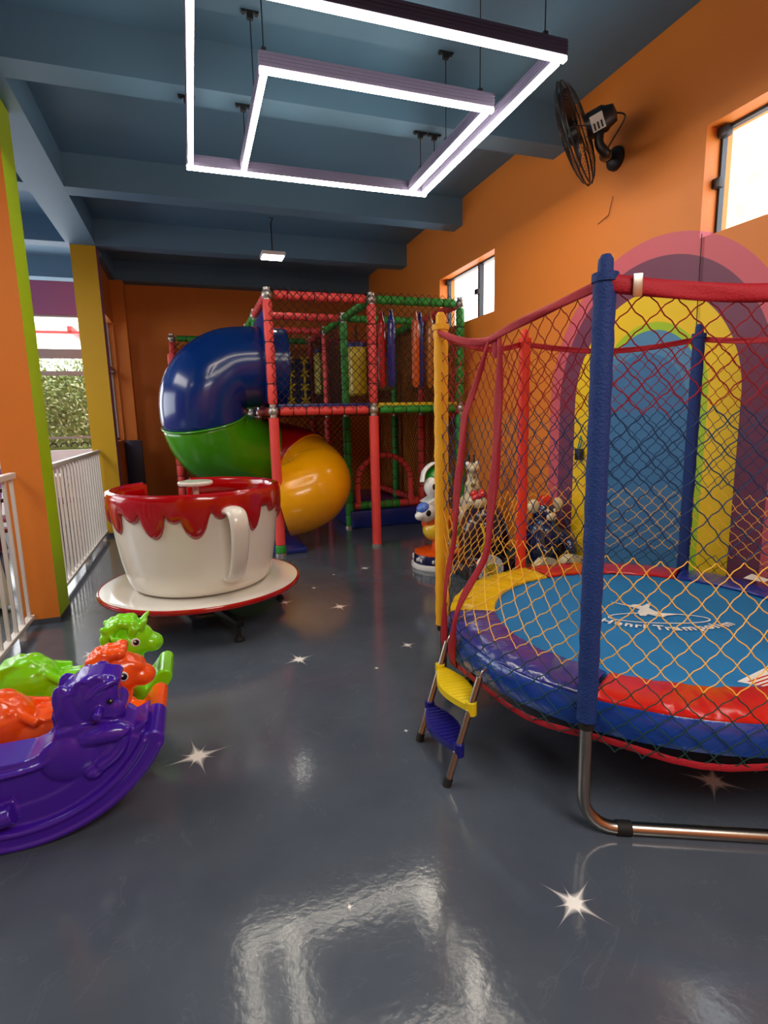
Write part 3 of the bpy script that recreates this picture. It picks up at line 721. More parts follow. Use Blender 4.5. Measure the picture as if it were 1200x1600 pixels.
for k in range(n_):
    a = 2*PI*k/n_; L_ = drips(a); row = []
    row.append(W(.552, a, .90)); row.append(W(.556, a, 1.0)); row.append(W(.564, a, 1.022)); row.append(W(.588, a, 1.034)); row.append(W(.613, a, 1.026))
    for i in range(T+1):
        f = i/T; z = 1.005-(L_)*f; puff = .024+.006*math.sin(f*PI)
        if f > .75: puff *= math.sqrt(max(0, 1-((f-.75)/.25)**2))
        tk = .5+.5*min(1, (L_-.09)/.05); row.append(W(rad(z)-.004+puff*(1 if f < .5 else .75+.25*tk), a, z))
    rows.append([b.bm.verts.new(q) for q in row])
for k in range(n_):
    a = 2*PI*(k+.5)/n_
    if GAP[0] < a < GAP[1]: continue
    for j in range(len(rows[0])-1): b.face((rows[k][j], rows[(k+1) % n_][j], rows[(k+1) % n_][j+1], rows[k][j+1]))
for sg in (GAP[0], GAP[1]):
    pass
o = b.build('icing', M_REDG, TCU); m_solid(.006, 0)(o)
# rounded jamb beads at the doorway
for a in GAP: MB().tube([W(rad(z)-.02 if z < 1.0 else .588, a, z) for z in [ZG+.02*i for i in range(24)]]+[W(.586, a, 1.02)], .026, 10).build('doorway_edge', M_REDG, cup)
HA = math.radians(-70); ha = Vector((math.cos(HA), math.sin(HA), 0)); ht = Vector((-ha.y, ha.x, 0))
path = [(.56, .90), (.65, .915), (.71, .90), (.74, .85), (.745, .78), (.73, .68), (.70, .58), (.645, .48), (.57, .43), (.52, .43)]
pts = spline([Vector((CX, CY, 0))+ha*r+Vector((0, 0, z)) for r, z in path], 6)
b = MB(); b.tube(pts, [.066-.014*i/len(pts) for i in range(len(pts))], 16, flat=(1.05, .52), up=ht); b.build('handle', M_WHITEP, TCU)
b = MB(); b.lathe([(0, 1.035), (.118, 1.035), (.127, 1.045), (.127, 1.058), (.12, 1.066), (0, 1.068)], (CX, CY, 0), 40); sw = b.build('turning_wheel', M_WHITEP, TCU)
MB().tube([(CX, CY, .32), (CX, CY, 1.04)], .022, 14).build('wheel_post', M_WHITEP, sw)
b = MB(); b.tube([(CX, CY, .05), (CX, CY, .27)], .12, 24); b.build('pedestal', M_RUBBER, TCU)
for k in range(4):
    a = math.radians(-71+90*k); d = Vector((math.cos(a), math.sin(a), 0)); c0 = Vector((CX, CY, .13))
    lg = MB(); lg.obox(c0+d*.34, (.66, .055, .05), (0, 0, a), .004); o = lg.build('leg', mat('black_steel', S(26, 26, 28), .45, metal=.5), TCU)
    e = c0+d*.64; f_ = MB(); f_.tube([(e.x, e.y, .03), (e.x, e.y, .11)], .014, 12); f_.tube([(e.x, e.y, 0), (e.x, e.y, .02), (e.x, e.y, .035)], [.038, .036, .02], 18); f_.build('levelling_foot', M_RUBBER, o)

# ------------------------------------------------------------------ play structure
PX = [-.20, .84, 1.98, 3.08]; PY = [6.1, 7.3, 8.4, 9.5]
PS = thing('play_structure', 'two storey indoor play frame of salmon and green padded tubes with spiral slide', 'play structure', (1.5, 7.6, 0))
def foam(p, q, m, r=.052, sl=.16, smoothy=False):
    p = Vector(p); q = Vector(q); L_ = (q-p).length; n_ = max(1, round(L_/sl)); pts = []; rr = []
    for i in range(n_):
        for f, k in ((0.02, .86), (.12, 1), (.5, 1.03 if not smoothy else 1.0), (.88, 1), (.98, .86)):
            pts.append(p.lerp(q, (i+f)/n_)); rr.append(r*(k if not smoothy else 1))
    o = MB().tube(pts, rr, 14).build('padded_tube', m, PS)
    if not smoothy:
        b = MB()
        for i in range(1, n_): b.tube([p.lerp(q, i/n_-.004/L_), p.lerp(q, i/n_+.004/L_)], r*.96, 12)
        if n_ > 1: b.build('ties', M_TIE, o)
        else: b.bm.free()
    return o
def clampj(p, ax_=None):
    b = MB(); p = Vector(p); b.ell(p, .058, seg=12, rings=8); b.tube([p-Vector((0, 0, .07)), p+Vector((0, 0, .07))], .038, 12); b.build('joint_clamp', M_CLAMP, PS)
ZD, ZR = 1.60, 2.80
# posts
for (x, y, m_, z1) in ((PX[1], PY[0], M_SALMON, ZR), (PX[2], PY[0], M_SALMON, ZR), (PX[3], PY[0], M_GREENF, ZR), (PX[1], PY[1], M_GREENF, ZR), (PX[2], PY[1], M_GREENF, ZR), (PX[3], PY[1], M_SALMON, ZR),
                       (PX[0], PY[3], M_SALMON, ZR), (PX[1], PY[3], M_SALMON, ZR), (PX[2], PY[3], M_SALMON, ZR), (PX[3], PY[3], M_SALMON, ZR), (PX[2], PY[2], M_SALMON, ZR), (PX[1], PY[2], M_GREENF, ZR), (PX[0], PY[2], M_SALMON, 2.5), (PX[3], PY[2], M_GREENF, ZR)):
    front = y == PY[0] and x < 2.5
    foam((x, y, .12 if x < 1.5 else .02), (x, y, ZD-.07), m_, .055, smoothy=front)
    foam((x, y, ZD+.07), (x, y, z1-.05), m_, .05, .2)
    clampj((x, y, ZD))
    if z1 == ZR: clampj((x, y, z1))
    MB().tube([(x, y, 0), (x, y, .03)], .065, 16).build('base_plate', M_CLAMP, PS)
foam((PX[1], PY[0], .03), (PX[1], PY[0], .12), M_GREENF, .06)
def rail(a, c, m_, z, r=.047, e=.07):
    a = Vector((*a, z)); c = Vector((*c, z)); d = (c-a).normalized(); foam(a+d*e, c-d*e, m_, r, .15)
P = lambda i, j: (PX[i], PY[j])
rail(P(1, 0), P(2, 0), M_SALMON, ZR); rail(P(2, 0), P(3, 0), M_GREENF, ZR); rail(P(1, 0), P(2, 0), M_SALMON, ZD); rail(P(2, 0), P(3, 0), M_GREENF, ZD)
rail(P(1, 1), P(2, 1), M_SALMON, ZR); rail(P(2, 1), P(3, 1), M_GREENF, ZR); rail(P(1, 0), P(1, 1), M_SALMON, ZR); rail(P(2, 0), P(2, 1), M_GREENF, ZR); rail(P(3, 0), P(3, 1), M_SALMON, ZR)
rail(P(2, 1), P(2, 2), M_GREENF, ZR); rail(P(2, 2), P(2, 3), M_SALMON, ZR); rail(P(0, 3), P(1, 3), M_GREENF, ZR); rail(P(1, 3), P(2, 3), M_GREENF, ZR); rail(P(2, 3), P(3, 3), M_SALMON, ZR)
rail(P(3, 1), P(3, 2), M_GREENF, ZR); rail(P(3, 2), P(3, 3), M_SALMON, ZR); rail(P(1, 1), P(1, 2), M_GREENF, ZR); rail(P(1, 2), P(1, 3), M_SALMON, ZR); rail(P(0, 3), P(1, 3), M_GREENF, 2.45)
rail(P(1, 2), P(2, 2), M_SALMON, ZR)
rail(P(1, 1), P(2, 1), M_SALMON, ZD); rail(P(2, 1), P(3, 1), M_SALMON, ZD); rail(P(1, 0), P(1, 1), M_SALMON, ZD); rail(P(2, 0), P(2, 1), M_GREENF, ZD); rail(P(3, 0), P(3, 1), M_GREENF, ZD)
rail(P(1, 3), P(2, 3), M_SALMON, ZD); rail(P(2, 3), P(3, 3), M_SALMON, ZD); rail(P(0, 3), P(1, 3), M_GREENF, ZD)
rail(P(2, 1), P(3, 1), M_SALMON, .30, .05); foam((2.12, PY[1], .30), (2.72, PY[1], .30), M_GREENF, .056, .11); rail(P(3, 1), P(3, 3), M_SALMON, .30)
# arch opening
pts = [(2.11, PY[1], .34)]+[(2.505+.395*math.cos(a), PY[1], .62+.37*math.sin(a)) for a in [PI-PI*k/18 for k in range(19)]]+[(2.90, PY[1], .34)]
o = MB().tube(spline(pts, 3), .038, 12).build('arch_tube', M_SALMON, PS)
b = MB(); sp = spline(pts, 3)
for i in range(3, len(sp)-3, 4): d = (sp[i+1]-sp[i]).normalized()*.005; b.tube([sp[i]-d, sp[i]+d], .0395, 12)
b.build('ties', M_TIE, o)
# decks
def deck(x0, x1, y0, y1, m_, z=ZD): MB().box((x0, y0, z+.02), (x1, y1, z+.075), .012).build('deck_pad', m_, PS)
PB = mat('blue_deck_vinyl', S(24, 34, 120), .4, coat=.2); PYL = mat('yellow_deck_vinyl', S(226, 196, 30), .4, coat=.2)
deck(PX[1]+.05, PX[2]-.05, PY[0]-.02, PY[1]-.05, PB); deck(PX[2]+.05, PX[3]-.05, PY[0]-.02, PY[1]-.05, PYL); deck(PX[1]+.05, PX[2]-.05, PY[1]+.05, PY[3]-.05, PB); deck(PX[2]+.05, PX[3]-.05, PY[1]+.05, PY[3]-.05, PB)
MB().box((PX[2]+.0, PY[1]-.1, 0), (PX[3]-.0, PY[3], .24), .03).build('floor_mat', mat('blue_floor_vinyl', S(22, 44, 130), .3, coat=.3, bump=.3, bscale=6), PS)
MB().box((PX[1]-.2, PY[0]+.02, 0), (PX[1]+.3, PY[1], .06), .02).build('floor_mat', mat('blue_floor_vinyl', S(22, 44, 130), .3), PS)
# netting panels
def netpanel(o3, u, v, nu, nv, r=.0034):
    o3 = Vector(o3); u = Vector(u); v = Vector(v); b = MB()
    nrm = u.cross(v).normalized()
    def nd(i, j):
        return o3+u*(i/nu)+v*(j/nv)+nrm*(.015*noise.noise(Vector((i*.4, j*.4, o3.x+o3.y))))
    for i in range(nu):
        for j in range(nv+1):
            if (i+j) % 2: continue
            for dj in (1, -1):
                if 0 <= j+dj <= nv: b.tube([nd(i, j), nd(i+1, j+dj)], r, 4, cap=False)
    return b.build('netting', M_NETDK, PS, recalc=False)
H_ = ZR+.05-ZD
netpanel((PX[1], PY[0]-.058, ZD+.02), (PX[2]-PX[1], 0, 0), (0, 0, H_), 26, 28)
netpanel((PX[2], PY[0]-.058, ZD+.02), (PX[3]-PX[2], 0, 0), (0, 0, H_), 26, 28)
netpanel((PX[0], PY[3]-.03, .3), (PX[3]-PX[0], 0, 0), (0, 0, ZR-.3), 76, 56)
netpanel((PX[3]+.0, PY[0], .3), (0, PY[3]-PY[0], 0), (0, 0, ZR-.3), 76, 56)
netpanel((PX[2], PY[1], ZD), (0, PY[3]-PY[1], 0), (0, 0, ZR-ZD), 50, 28)
netpanel((PX[1], PY[2], ZD), (PX[2]-PX[1], 0, 0), (0, 0, ZR-ZD), 26, 28)
netpanel((PX[2], PY[2], ZD), (PX[3]-PX[2], 0, 0), (0, 0, ZR-ZD), 26, 28)
netpanel((PX[0], PY[2]+.02, 1.6), (PX[1]-PX[0], 0, 0), (0, 0, 1.0), 18, 18)
netpanel((PX[1], PY[1], .3), (PX[2]-PX[1], 0, 0), (0, 0, 1.25), 26, 28)
# slide
SP = [(1.06, 6.72, 2.10), (.70, 6.70, 2.11), (.40, 6.66, 2.06), (.17, 6.60, 1.85), (.13, 6.62, 1.55), (.24, 6.72, 1.27), (.56, 6.92, 1.13), (.92, 7.08, 1.06), (1.22, 6.96, .97), (1.38, 6.68, .80), (1.30, 6.42, .69), (1.12, 6.38, .61), (.93, 6.41, .565)]
sp = spline(SP, 8); n_ = len(sp)
SL = MB().box((.80, 6.2, ZD+.1), (.86, 7.2, ZR-.12), .01).build('slide_panel', mat('blue_slide_panel', S(10, 50, 130), .3), PS)
cuts = [(0, 33, mat('blue_slide_plastic', S(4, 44, 116), .2, coat=.3, var=.03), 'blue'), (33, 56, mat('green_slide_plastic', S(66, 150, 10), .22, coat=.3, var=.03), 'green'),
        (56, 66, mat('red_slide_plastic', S(170, 16, 10), .2, coat=.3, var=.03), 'red'), (66, n_-1, mat('yellow_slide_plastic', S(246, 170, 4), .2, coat=.3, var=.03), 'yellow')]
def sweep(i0, i1, r):
    rings = []; ref = Vector((0, 0, 1))
    fr = []
    for i in range(n_):
        tt = (sp[min(i+1, n_-1)]-sp[max(i-1, 0)]).normalized(); a = (ref-tt*ref.dot(tt)).normalized(); ref = a.copy(); fr.append((a, tt.cross(a), tt))
    b = MB()
    for i in range(i0, i1+1):
        a, c, tt = fr[i]; rings.append([b.bm.verts.new(sp[i]+a*(r*math.cos(2*PI*k/48))+c*(r*math.sin(2*PI*k/48))) for k in range(48)])
    for A, B in zip(rings, rings[1:]):
        for k in range(48): b.face((A[k], A[(k+1) % 48], B[(k+1) % 48], B[k]))
    return b, fr
for i0, i1, m_, nm in cuts:
    RS = {'blue': .455, 'green': .455, 'red': .44, 'yellow': .425}[nm]; b, fr = sweep(i0, i1, RS); o = b.build('slide_tube', m_, PS); o['label'] = nm+' slide tube section'; m_solid(.012)(o)
    if i0:
        a, c, tt = fr[i0]; f_ = MB()
        f_.tube([sp[i0]+a*(RS*1.008*math.cos(2*PI*k/48))+c*(RS*1.008*math.sin(2*PI*k/48)) for k in range(48)], .012, 8, closed=True); f_.build('joint_flange', m_, o)
# hanging bags, strips, climbing panel
def bag(x, y, z0, z1, r, m_):
    o = MB().lathe([(0, z0), (r*.8, z0), (r, z0+.03), (r, z1-.03), (r*.8, z1), (0, z1)], (x, y, 0), 24).build('punch_bag', m_, PS)
    MB().lathe([(r*1.02, z1-.06), (r*1.02, z1-.0), (0, z1+.01)], (x, y, 0), 24).build('bag_top', PB, o); MB().tube([(x, y, z1), (x, y, ZR)], .012, 6).build('bag_strap', M_TIE, o)
bag(2.28, 7.75, 1.82, 2.55, .14, mat('yellow_bag_vinyl', S(226, 190, 30), .35, coat=.3)); bag(2.03, 8.9, 1.9, 2.6, .12, mat('pale_yellow_bag', S(190, 176, 60), .4)); bag(2.35, 6.75, 1.85, 2.3, .13, mat('grey_bag', S(96, 84, 80), .4))
for (x, m_) in ((2.21, V_RED), (2.31, V_BLUE), (2.62, mat('orange_vinyl', S(226, 100, 30), .3, coat=.4)), (2.72, V_BLUE), (2.84, mat('gold_vinyl', S(200, 120, 40), .3, coat=.4))):
    y = 6.42+.05*math.sin(x*40); b = MB(); zz = [1.86, 1.9, 2.0, 2.3, 2.6, 2.68, 2.76]; rr = [.02, .045, .05, .048, .05, .03, .012]
    b.tube([(x, y, z) for z in zz], rr, 10); b.build('hanging_roll', m_, PS)
b = MB(); b.box((1.0, 9.38, ZD+.1), (1.95, 9.42, 2.5), .01); pn_ = b.build('climbing_panel', mat('navy_panel', S(16, 34, 96), .4), PS)
for x in (1.12, 1.36, 1.60, 1.84):
    b = MB(); b.tube([(x, 9.35, ZD+.12), (x, 9.35, 2.45)], .022, 8)
    for k in range(4): z = ZD+.22+k*.22; b.tube([(x-.07, 9.34, z-.05), (x+.07, 9.34, z+.05)], .018, 8); b.tube([(x+.07, 9.34, z-.05), (x-.07, 9.34, z+.05)], .018, 8)
    b.build('climbing_hold', PYL, pn_)
# navy mat leaning by the back wall
tag(MB().box((-1.04, 9.74, 0), (-.79, 9.82, 1.24), .012).build('folded_mat', mat('navy_vinyl', S(12, 18, 64), .4, bump=.2, bscale=8)), 'navy blue vinyl mat standing upright by the back wall corner', 'mat')

# ------------------------------------------------------------------ rocking toys
def rocker_poly(xc, Rr, thick, aL, aR, nn=30):
    # crescent in xz with rounded ends: outer radius Rr, floor contact at xc, ends at angles -aL, aR
    rc = Rr-thick/2; pts = []
    P2 = lambda r, a: (xc+r*math.sin(a), Rr-r*math.cos(a))
    for i in range(nn+1): pts.append(P2(Rr, -aL+(aL+aR)*i/nn))
    for i in range(1, 8):
        q = PI*i/8; pts.append((P2(rc, aR)[0]+thick/2*(math.sin(aR)*math.cos(q)+math.cos(aR)*math.sin(q)), P2(rc, aR)[1]+thick/2*(-math.cos(aR)*math.cos(q)+math.sin(aR)*math.sin(q))))
    for i in range(nn+1): pts.append(P2(Rr-thick, aR-(aL+aR)*i/nn))
    for i in range(1, 8):
        q = PI*i/8; a = -aL; pts.append((P2(rc, a)[0]-thick/2*(math.sin(a)*math.cos(q)+math.cos(a)*math.sin(q)), P2(rc, a)[1]-thick/2*(-math.cos(a)*math.cos(q)+math.sin(a)*math.sin(q))))
    return pts
def plastic(nm, c, r=.2): return mat(nm, c, r, coat=.5, var=.03)
M_PUR = plastic('purple_plastic', S(66, 24, 168), .22); M_ORP = plastic('orange_plastic', S(255, 88, 4), .25); M_GRP = plastic('green_plastic', S(132, 226, 6), .22)
def eye(c, r, par, m_white=True):
    c = Vector(c)
    if m_white:
        e = MB().ell(c, (r, .004, r*1.05), seg=20, rings=10).build('eye', PW, par)
        MB().ell(c+Vector((.003, -.003, 0)), (r*.66, .004, r*.72), seg=16, rings=8).build('pupil', M_BLACK, e)
        MB().ell(c+Vector((-.001, -.0065, r*.3)), (r*.2, .002, r*.2), seg=10, rings=6).build('eye_glint', PW, e)
    else:
        e = MB().ell(c, (r, .004, r*.8), seg=16, rings=8).build('eye', M_BLACK, par); MB().ell(c+Vector((r*.3, -.004, r*.3)), (r*.2, .002, r*.2), seg=8, rings=6).build('eye_glint', PW, e)
# purple horse ------------------------------------------------
XC, YC = -.70, 2.19; RR_ = .575; AL, AR = math.radians(56), math.radians(62)
t = thing('rocking_horse', 'purple plastic rocking horse nearest the camera', 'rocking horse', (XC, YC, 0), 0, 'plastic rocking toys')
b = MB()
b.prism(rocker_poly(XC, RR_, .085, AL, AR), 'xz', YC-.115, YC+.115)
b.prism(rocker_poly(XC, RR_-.02, .16, AL*.92, AR*.86), 'xz', YC-.09, YC+.09)
body = [(-.24, .40), (-.30, .375), (-.335, .41), (-.39, .415), (-.46, .42), (-.55, .41), (-.575, .35), (-.65, .325), (-.78, .325), (-.90, .345), (-.96, .43), (-1.0, .50), (-1.06, .52), (-1.12, .46), (-1.10, .34), (-1.06, .24), (-.95, .12), (-.8, .08), (-.6, .09), (-.45, .17), (-.33, .27)]
b.prism(body, 'xz', YC-.085, YC+.085)
head = [(-.385, .40), (-.345, .395), (-.318, .415), (-.316, .45), (-.334, .47), (-.338, .50), (-.334, .55), (-.322, .585), (-.345, .605), (-.38, .62), (-.43, .625), (-.47, .61), (-.51, .575), (-.545, .525), (-.563, .46), (-.56, .40), (-.58, .34), (-.45, .30)]
hz = lambda z: z if z < .5 else .5+(z-.5)*.78
b.prism([(x, hz(z)) for x, z in head], 'xz', YC-.055, YC+.055)
for yy, sg in ((YC-.055, -1), (YC+.055, 1)):
    b.ell((-.425, yy, .50), (.085, .028, .09)); b.ell((-.365, yy, .45), (.05, .022, .045)); b.ell((-.50, yy, .47), (.05, .025, .11), (0, -.25, 0))
    for cx_, cz, rr_ in ((-.45, .55, .04), (-.49, .51, .042), (-.515, .46, .038), (-.405, .565, .03), (-.52, .41, .034)):     # mane curls
        b.tube([(cx_+rr_*(1-k/22)*math.cos(.5*k), yy+sg*.012, cz+rr_*(1-k/22)*math.sin(.5*k)) for k in range(18)], .0095, 8)
    b.tube(spline([(-.335, yy+sg*.004, .565), (-.37, yy+sg*.018, .56), (-.41, yy+sg*.02, .54), (-.43, yy+sg*.02, .515)], 5), .013, 8)
    b.tube(spline([(-.45, yy+sg*.01, .41), (-.44, yy+sg*.014, .37), (-.47, yy+sg*.02, .33), (-.50, yy+sg*.02, .28)], 5), .013, 8)
    b.tube([(-.33, yy+sg*.008, .435), (-.355, yy+sg*.02, .432), (-.385, yy+sg*.018, .44)], .006, 6)   # mouth fold
for sg in (-1, 1):
    yy = YC+sg*.085
    b.tube(spline([(-.46, yy-sg*.02, .36), (-.40, yy-sg*.005, .375), (-.33, yy-sg*.01, .365), (-.35, yy-sg*.005, .30), (-.42, yy-sg*.0, .25)], 6), [.036]*13+[.026]*12, 12)     # front leg folded
    b.ell((-.44, yy, .235), (.034, .028, .026)); b.ell((-.52, yy-sg*.01, .30), (.1, .03, .09)); b.ell((-.96, yy, .30), (.12, .035, .11))
    b.tube(spline([(-.95, yy, .22), (-.86, yy+sg*.03, .20), (-.76, yy+sg*.03, .15), (-.70, yy+sg*.03, .155)], 6), .036, 12)
    b.tube(spline([(-.54, yy+sg*.0, .345), (-.60, yy+sg*.008, .305), (-.70, yy+sg*.01, .29), (-.82, yy+sg*.01, .29), (-.93, yy+sg*.004, .32)], 6), .011, 8)   # saddle edge
    for dr, rr_ in ((.016, .007), (.07, .009)):
        b.tube([(XC+(RR_-dr)*math.sin(a), YC+sg*.116, RR_-(RR_-dr)*math.cos(a)) for a in [-AL+(AL+AR)*k/40 for k in range(41)]], rr_, 8)
b.tube([(-.40, YC-.14, .47), (-.40, YC+.14, .47)], .016, 10)
hb = b.build('horse_body', M_PUR, t); modbake(hb, [m_remesh(.0055), m_smooth(3, .5)])
eye((-.362, YC-.0835, .498), .012, hb, False)

# pony toys (orange, green) ----------------------------------
def pony(nm, label, XC, YC, m_, tipx, kind):
    ZK = .955
    t = thing(nm, label, 'rocking horse', (XC, YC, 0), 0, 'plastic rocking toys'); X = lambda v: XC+v
    b = MB(); half = tipx-XC
    b.prism(rocker_poly(XC, .56, .075, math.radians(58), math.radians(58)), 'xz', YC-.13, YC+.13); b.prism(rocker_poly(XC, .55, .13, math.radians(50), math.radians(44)), 'xz', YC-.10, YC+.10)
    body = [(.30, .16), (.27, .28), (.22, .38), (.15, .36), (.05, .33), (-.05, .335), (-.1, .36), (-.14, .42), (-.2, .44), (-.27, .42), (-.33, .35), (-.34, .26), (-.28, .16), (-.15, .08), (.12, .08)]
    b.prism([(X(x), z) for x, z in body], 'xz', YC-.075, YC+.075)
    b.ell((X(.26), YC, .35), (.085, .08, .13), (0, .35, 0)); b.ell((X(.30), YC, .46), (.105, .08, .095)); b.ell((X(.385), YC, .435), (.062, .06, .05), (0, .25, 0))
    b.ell((X(.225), YC, .40), (.07, .065, .12), (0, .3, 0))
    b.ell((X(-.16), YC, .32), (.135, .12, .125)); b.ell((X(.2), YC, .22), (.12, .11, .1)); b.ell((X(0), YC, .25), (.2, .105, .09))
    for sg in (-1, 1):
        b.tube(spline([(X(.18), YC+sg*.09, .27), (X(.27), YC+sg*.11, .27), (X(.33), YC+sg*.11, .20), (X(.26), YC+sg*.115, .14)], 6), .04, 10)
        b.tube(spline([(X(-.2), YC+sg*.1, .2), (X(-.08), YC+sg*.115, .2), (X(.0), YC+sg*.115, .12), (X(.07), YC+sg*.115, .1)], 6), .038, 10)
        for k in range(4): b.tube(spline([(X(-.3+.03*k), YC+sg*(.09-.012*abs(k-1)), .23+.02*k), (X(-.25+.03*k), YC+sg*(.118-.01*k), .28+.025*k), (X(-.18+.03*k), YC+sg*(.11-.01*k), .315+.025*k)], 4), .011, 8)
        b.ell((X(.30), YC+sg*.062, .44), (.05, .03, .045))
    b.tube(spline([(X(-.17), YC-.05, .42), (X(-.13), YC-.05, .42), (X(-.08), YC-.06, .37), (X(-.0), YC-.1, .33)], 6), .02, 10)
    b.tube(spline([(X(-.17), YC+.05, .42), (X(-.13), YC+.05, .42), (X(-.08), YC+.06, .37), (X(-.0), YC+.1, .33)], 6), .02, 10)
    b.tube(spline([(X(-.30), YC, .30), (X(-.38), YC, .32), (X(-.43), YC, .39), (X(-.40), YC, .42)], 6), [.04]*7+[.034]*6+[.022]*6, 10)
    rnd = random.Random(5 if kind == 'o' else 9)
    for k in range(15):      # mane and forelock curls
        a = .2+k*.19; cx_ = .28-.10*math.cos(a)*1.1+ (0.02 if k < 4 else 0); cz = .47+.095*math.sin(a)
        cx_ = .285+.10*math.cos(PI*.35+a); cz = .475+.09*math.sin(PI*.35+a)
        for yy in (-.045, 0, .045): b.ell((X(cx_)+rnd.uniform(-.008, .008), YC+yy, cz+rnd.uniform(-.006, .01)), (.028, .03, .024), (0, a, 0), 12, 8)
    if kind == 'g':
        for sg in (-1, 1):
            b.tube([(X(.345), YC+sg*.045, .53), (X(.37), YC+sg*.055, .565), (X(.385), YC+sg*.055, .585)], [.022, .014, .006], 10)
            b.ell((X(.20), YC+sg*.055, .54), (.035, .018, .022), (0, .5, 0)); b.ell((X(.255), YC+sg*.085, .49), (.045, .018, .02), (0, .5, 0))
            b.tube([(X(.315+.022*(1-k/20)*math.cos(.6*k)), YC+sg*.075, .525+.022*(1-k/20)*math.sin(.6*k)) for k in range(16)], .008, 8)
    else:
        for sg in (-1, 1):
            b.ell((X(.235), YC+sg*.07, .53), (.04, .018, .026), (0, -.5, 0)); b.ell((X(.36), YC+sg*.03, .50), (.05, .03, .025), (0, .5, 0))
            b.tube([(X(.40), YC+sg*.045, .445), (X(.415), YC+sg*.035, .45)], .01, 8)
    b.tube([(X(.19), YC-.15, .40), (X(.19), YC+.15, .40)], .016, 10)
    # upturned foot plate ribs at the tip
    for sg in (-1, 1): b.tube([(X(half*.74), YC+sg*.115, .17), (X(half*.93), YC+sg*.115, .28)], .016, 8)
    b.bm.transform(Matrix.Diagonal((1, 1, ZK, 1)))
    hb = b.build('pony_body', m_, t); modbake(hb, [m_remesh(.0065), m_smooth(4, .5)])
    eye((X(.325), YC-.0885, .475*ZK), .021, hb); eye((X(.325), YC+.0885, .475*ZK), .021, hb)
pony('rocking_pony', 'orange plastic rocking pony between the purple and the green ones', -.68, 2.50, M_ORP, -.18, 'o')
pony('rocking_pony', 'lime green plastic rocking pony with small horns, farthest of the three rockers', -.665, 2.88, M_GRP, -.175, 'g')

# ------------------------------------------------------------------ kiddie rides behind the net
NAVY = plastic('navy_gloss', S(22, 26, 70)); CREAM = plastic('cream_gloss', S(226, 208, 170)); ORR = plastic('orange_gloss', S(226, 84, 20)); GRG = plastic('green_gloss', S(30, 140, 40)); WHT = plastic('white_toy_gloss', S(230, 230, 226)); BRN = plastic('dark_maroon_gloss', S(44, 14, 30)); REDT = plastic('red_toy_gloss', S(210, 40, 30)); YLT = plastic('yellow_toy_gloss', S(230, 190, 40)); BLT = plastic('blue_toy_gloss', S(70, 110, 200))
def base(t, x, y, r, top):
    b = MB(); b.lathe([(r*1.06, 0), (r*1.06, .03), (r, .04), (r*.97, .13), (r*.93, .15), (0, .15)], (x, y, 0), 40); o = b.build('round_base', NAVY, t)
    MB().lathe([(r*1.08, .0), (r*1.10, .02), (r*1.07, .045), (r*1.0, .05)], (x, y, 0), 40).build('base_rim', WHT, o)
    MB().lathe([(r*.96, .14), (r*.95, .16), (r*.8, .175), (0, .18)], (x, y, 0), 40).build('base_top', top, o)
    for k in range(8):
        a = 2*PI*k/8+.3; c = Vector((x+r*.985*math.cos(a), y+r*.985*math.sin(a), .09)); b = MB()
        for du, dz, q in ((-.03, 0, .02), (0, .012, .026), (.03, 0, .02)): b.ell(c+Vector((-math.sin(a)*du, math.cos(a)*du, dz)), (q, q, q*.8) if 0 else (q*.6, q*.6, q), seg=10, rings=6)
        b.build('cloud_motif', WHT, o)
# 1 bird
x, y = 2.28, 5.02
t = thing('bird_ride', 'orange bird kiddie ride with a green capped figure on a round navy base', 'kiddie ride', (x, y, 0)); base(t, x, y, .25, ORR)
b = MB(); b.tube([(x, y, .15), (x, y, .3)], [.07, .05], 14); b.ell((x+.02, y, .45), (.19, .15, .17)); b.ell((x+.17, y, .52), (.09, .06, .06), (0, -.6, 0)); bd = b.build('bird_body', ORR, t); modbake(bd, [m_remesh(.01), m_smooth(6)])
MB().ell((x-.02, y-.03, .38), (.15, .135, .12)).build('belly', YLT, bd)
h = MB().ell((x-.15, y-.07, .57), (.105, .095, .1)).build('bird_head', WHT, t)
MB().ell((x-.185, y-.085, .61), (.075, .07, .065)).build('head_patch', BLT, h)
e = MB().ell((x-.165, y-.158, .575), (.028, .01, .032)).build('eye', M_BLACK, h); MB().ell((x-.235, y-.10, .545), (.05, .05, .045)).build('muzzle', WHT, h)
b = MB(); b.prism([(x-.16, .66), (x-.02, .74), (x+.10, .70), (x+.02, .63), (x-.1, .62)], 'xz', y-.12, y+.1, .01); b.build('collar', WHT, t)
hd = MB().ell((x-.0, y, .87), (.15, .14, .15)).build('green_cap', GRG, t)
MB().ell((x-.075, y-.06, .82), (.09, .09, .11)).build('face', WHT, hd); MB().tube(spline([(x-.19, y-.06, .87), (x-.16, y-.04, .97), (x-.07, y-.02, 1.04), (x+.05, y, 1.04)], 6), [.045]*19, 10, flat=(1, .4), up=(0, 1, 0)).build('visor', WHT, hd)
MB().ell((x-.10, y-.148, .83), (.018, .008, .03)).build('eye', M_BLACK, hd)
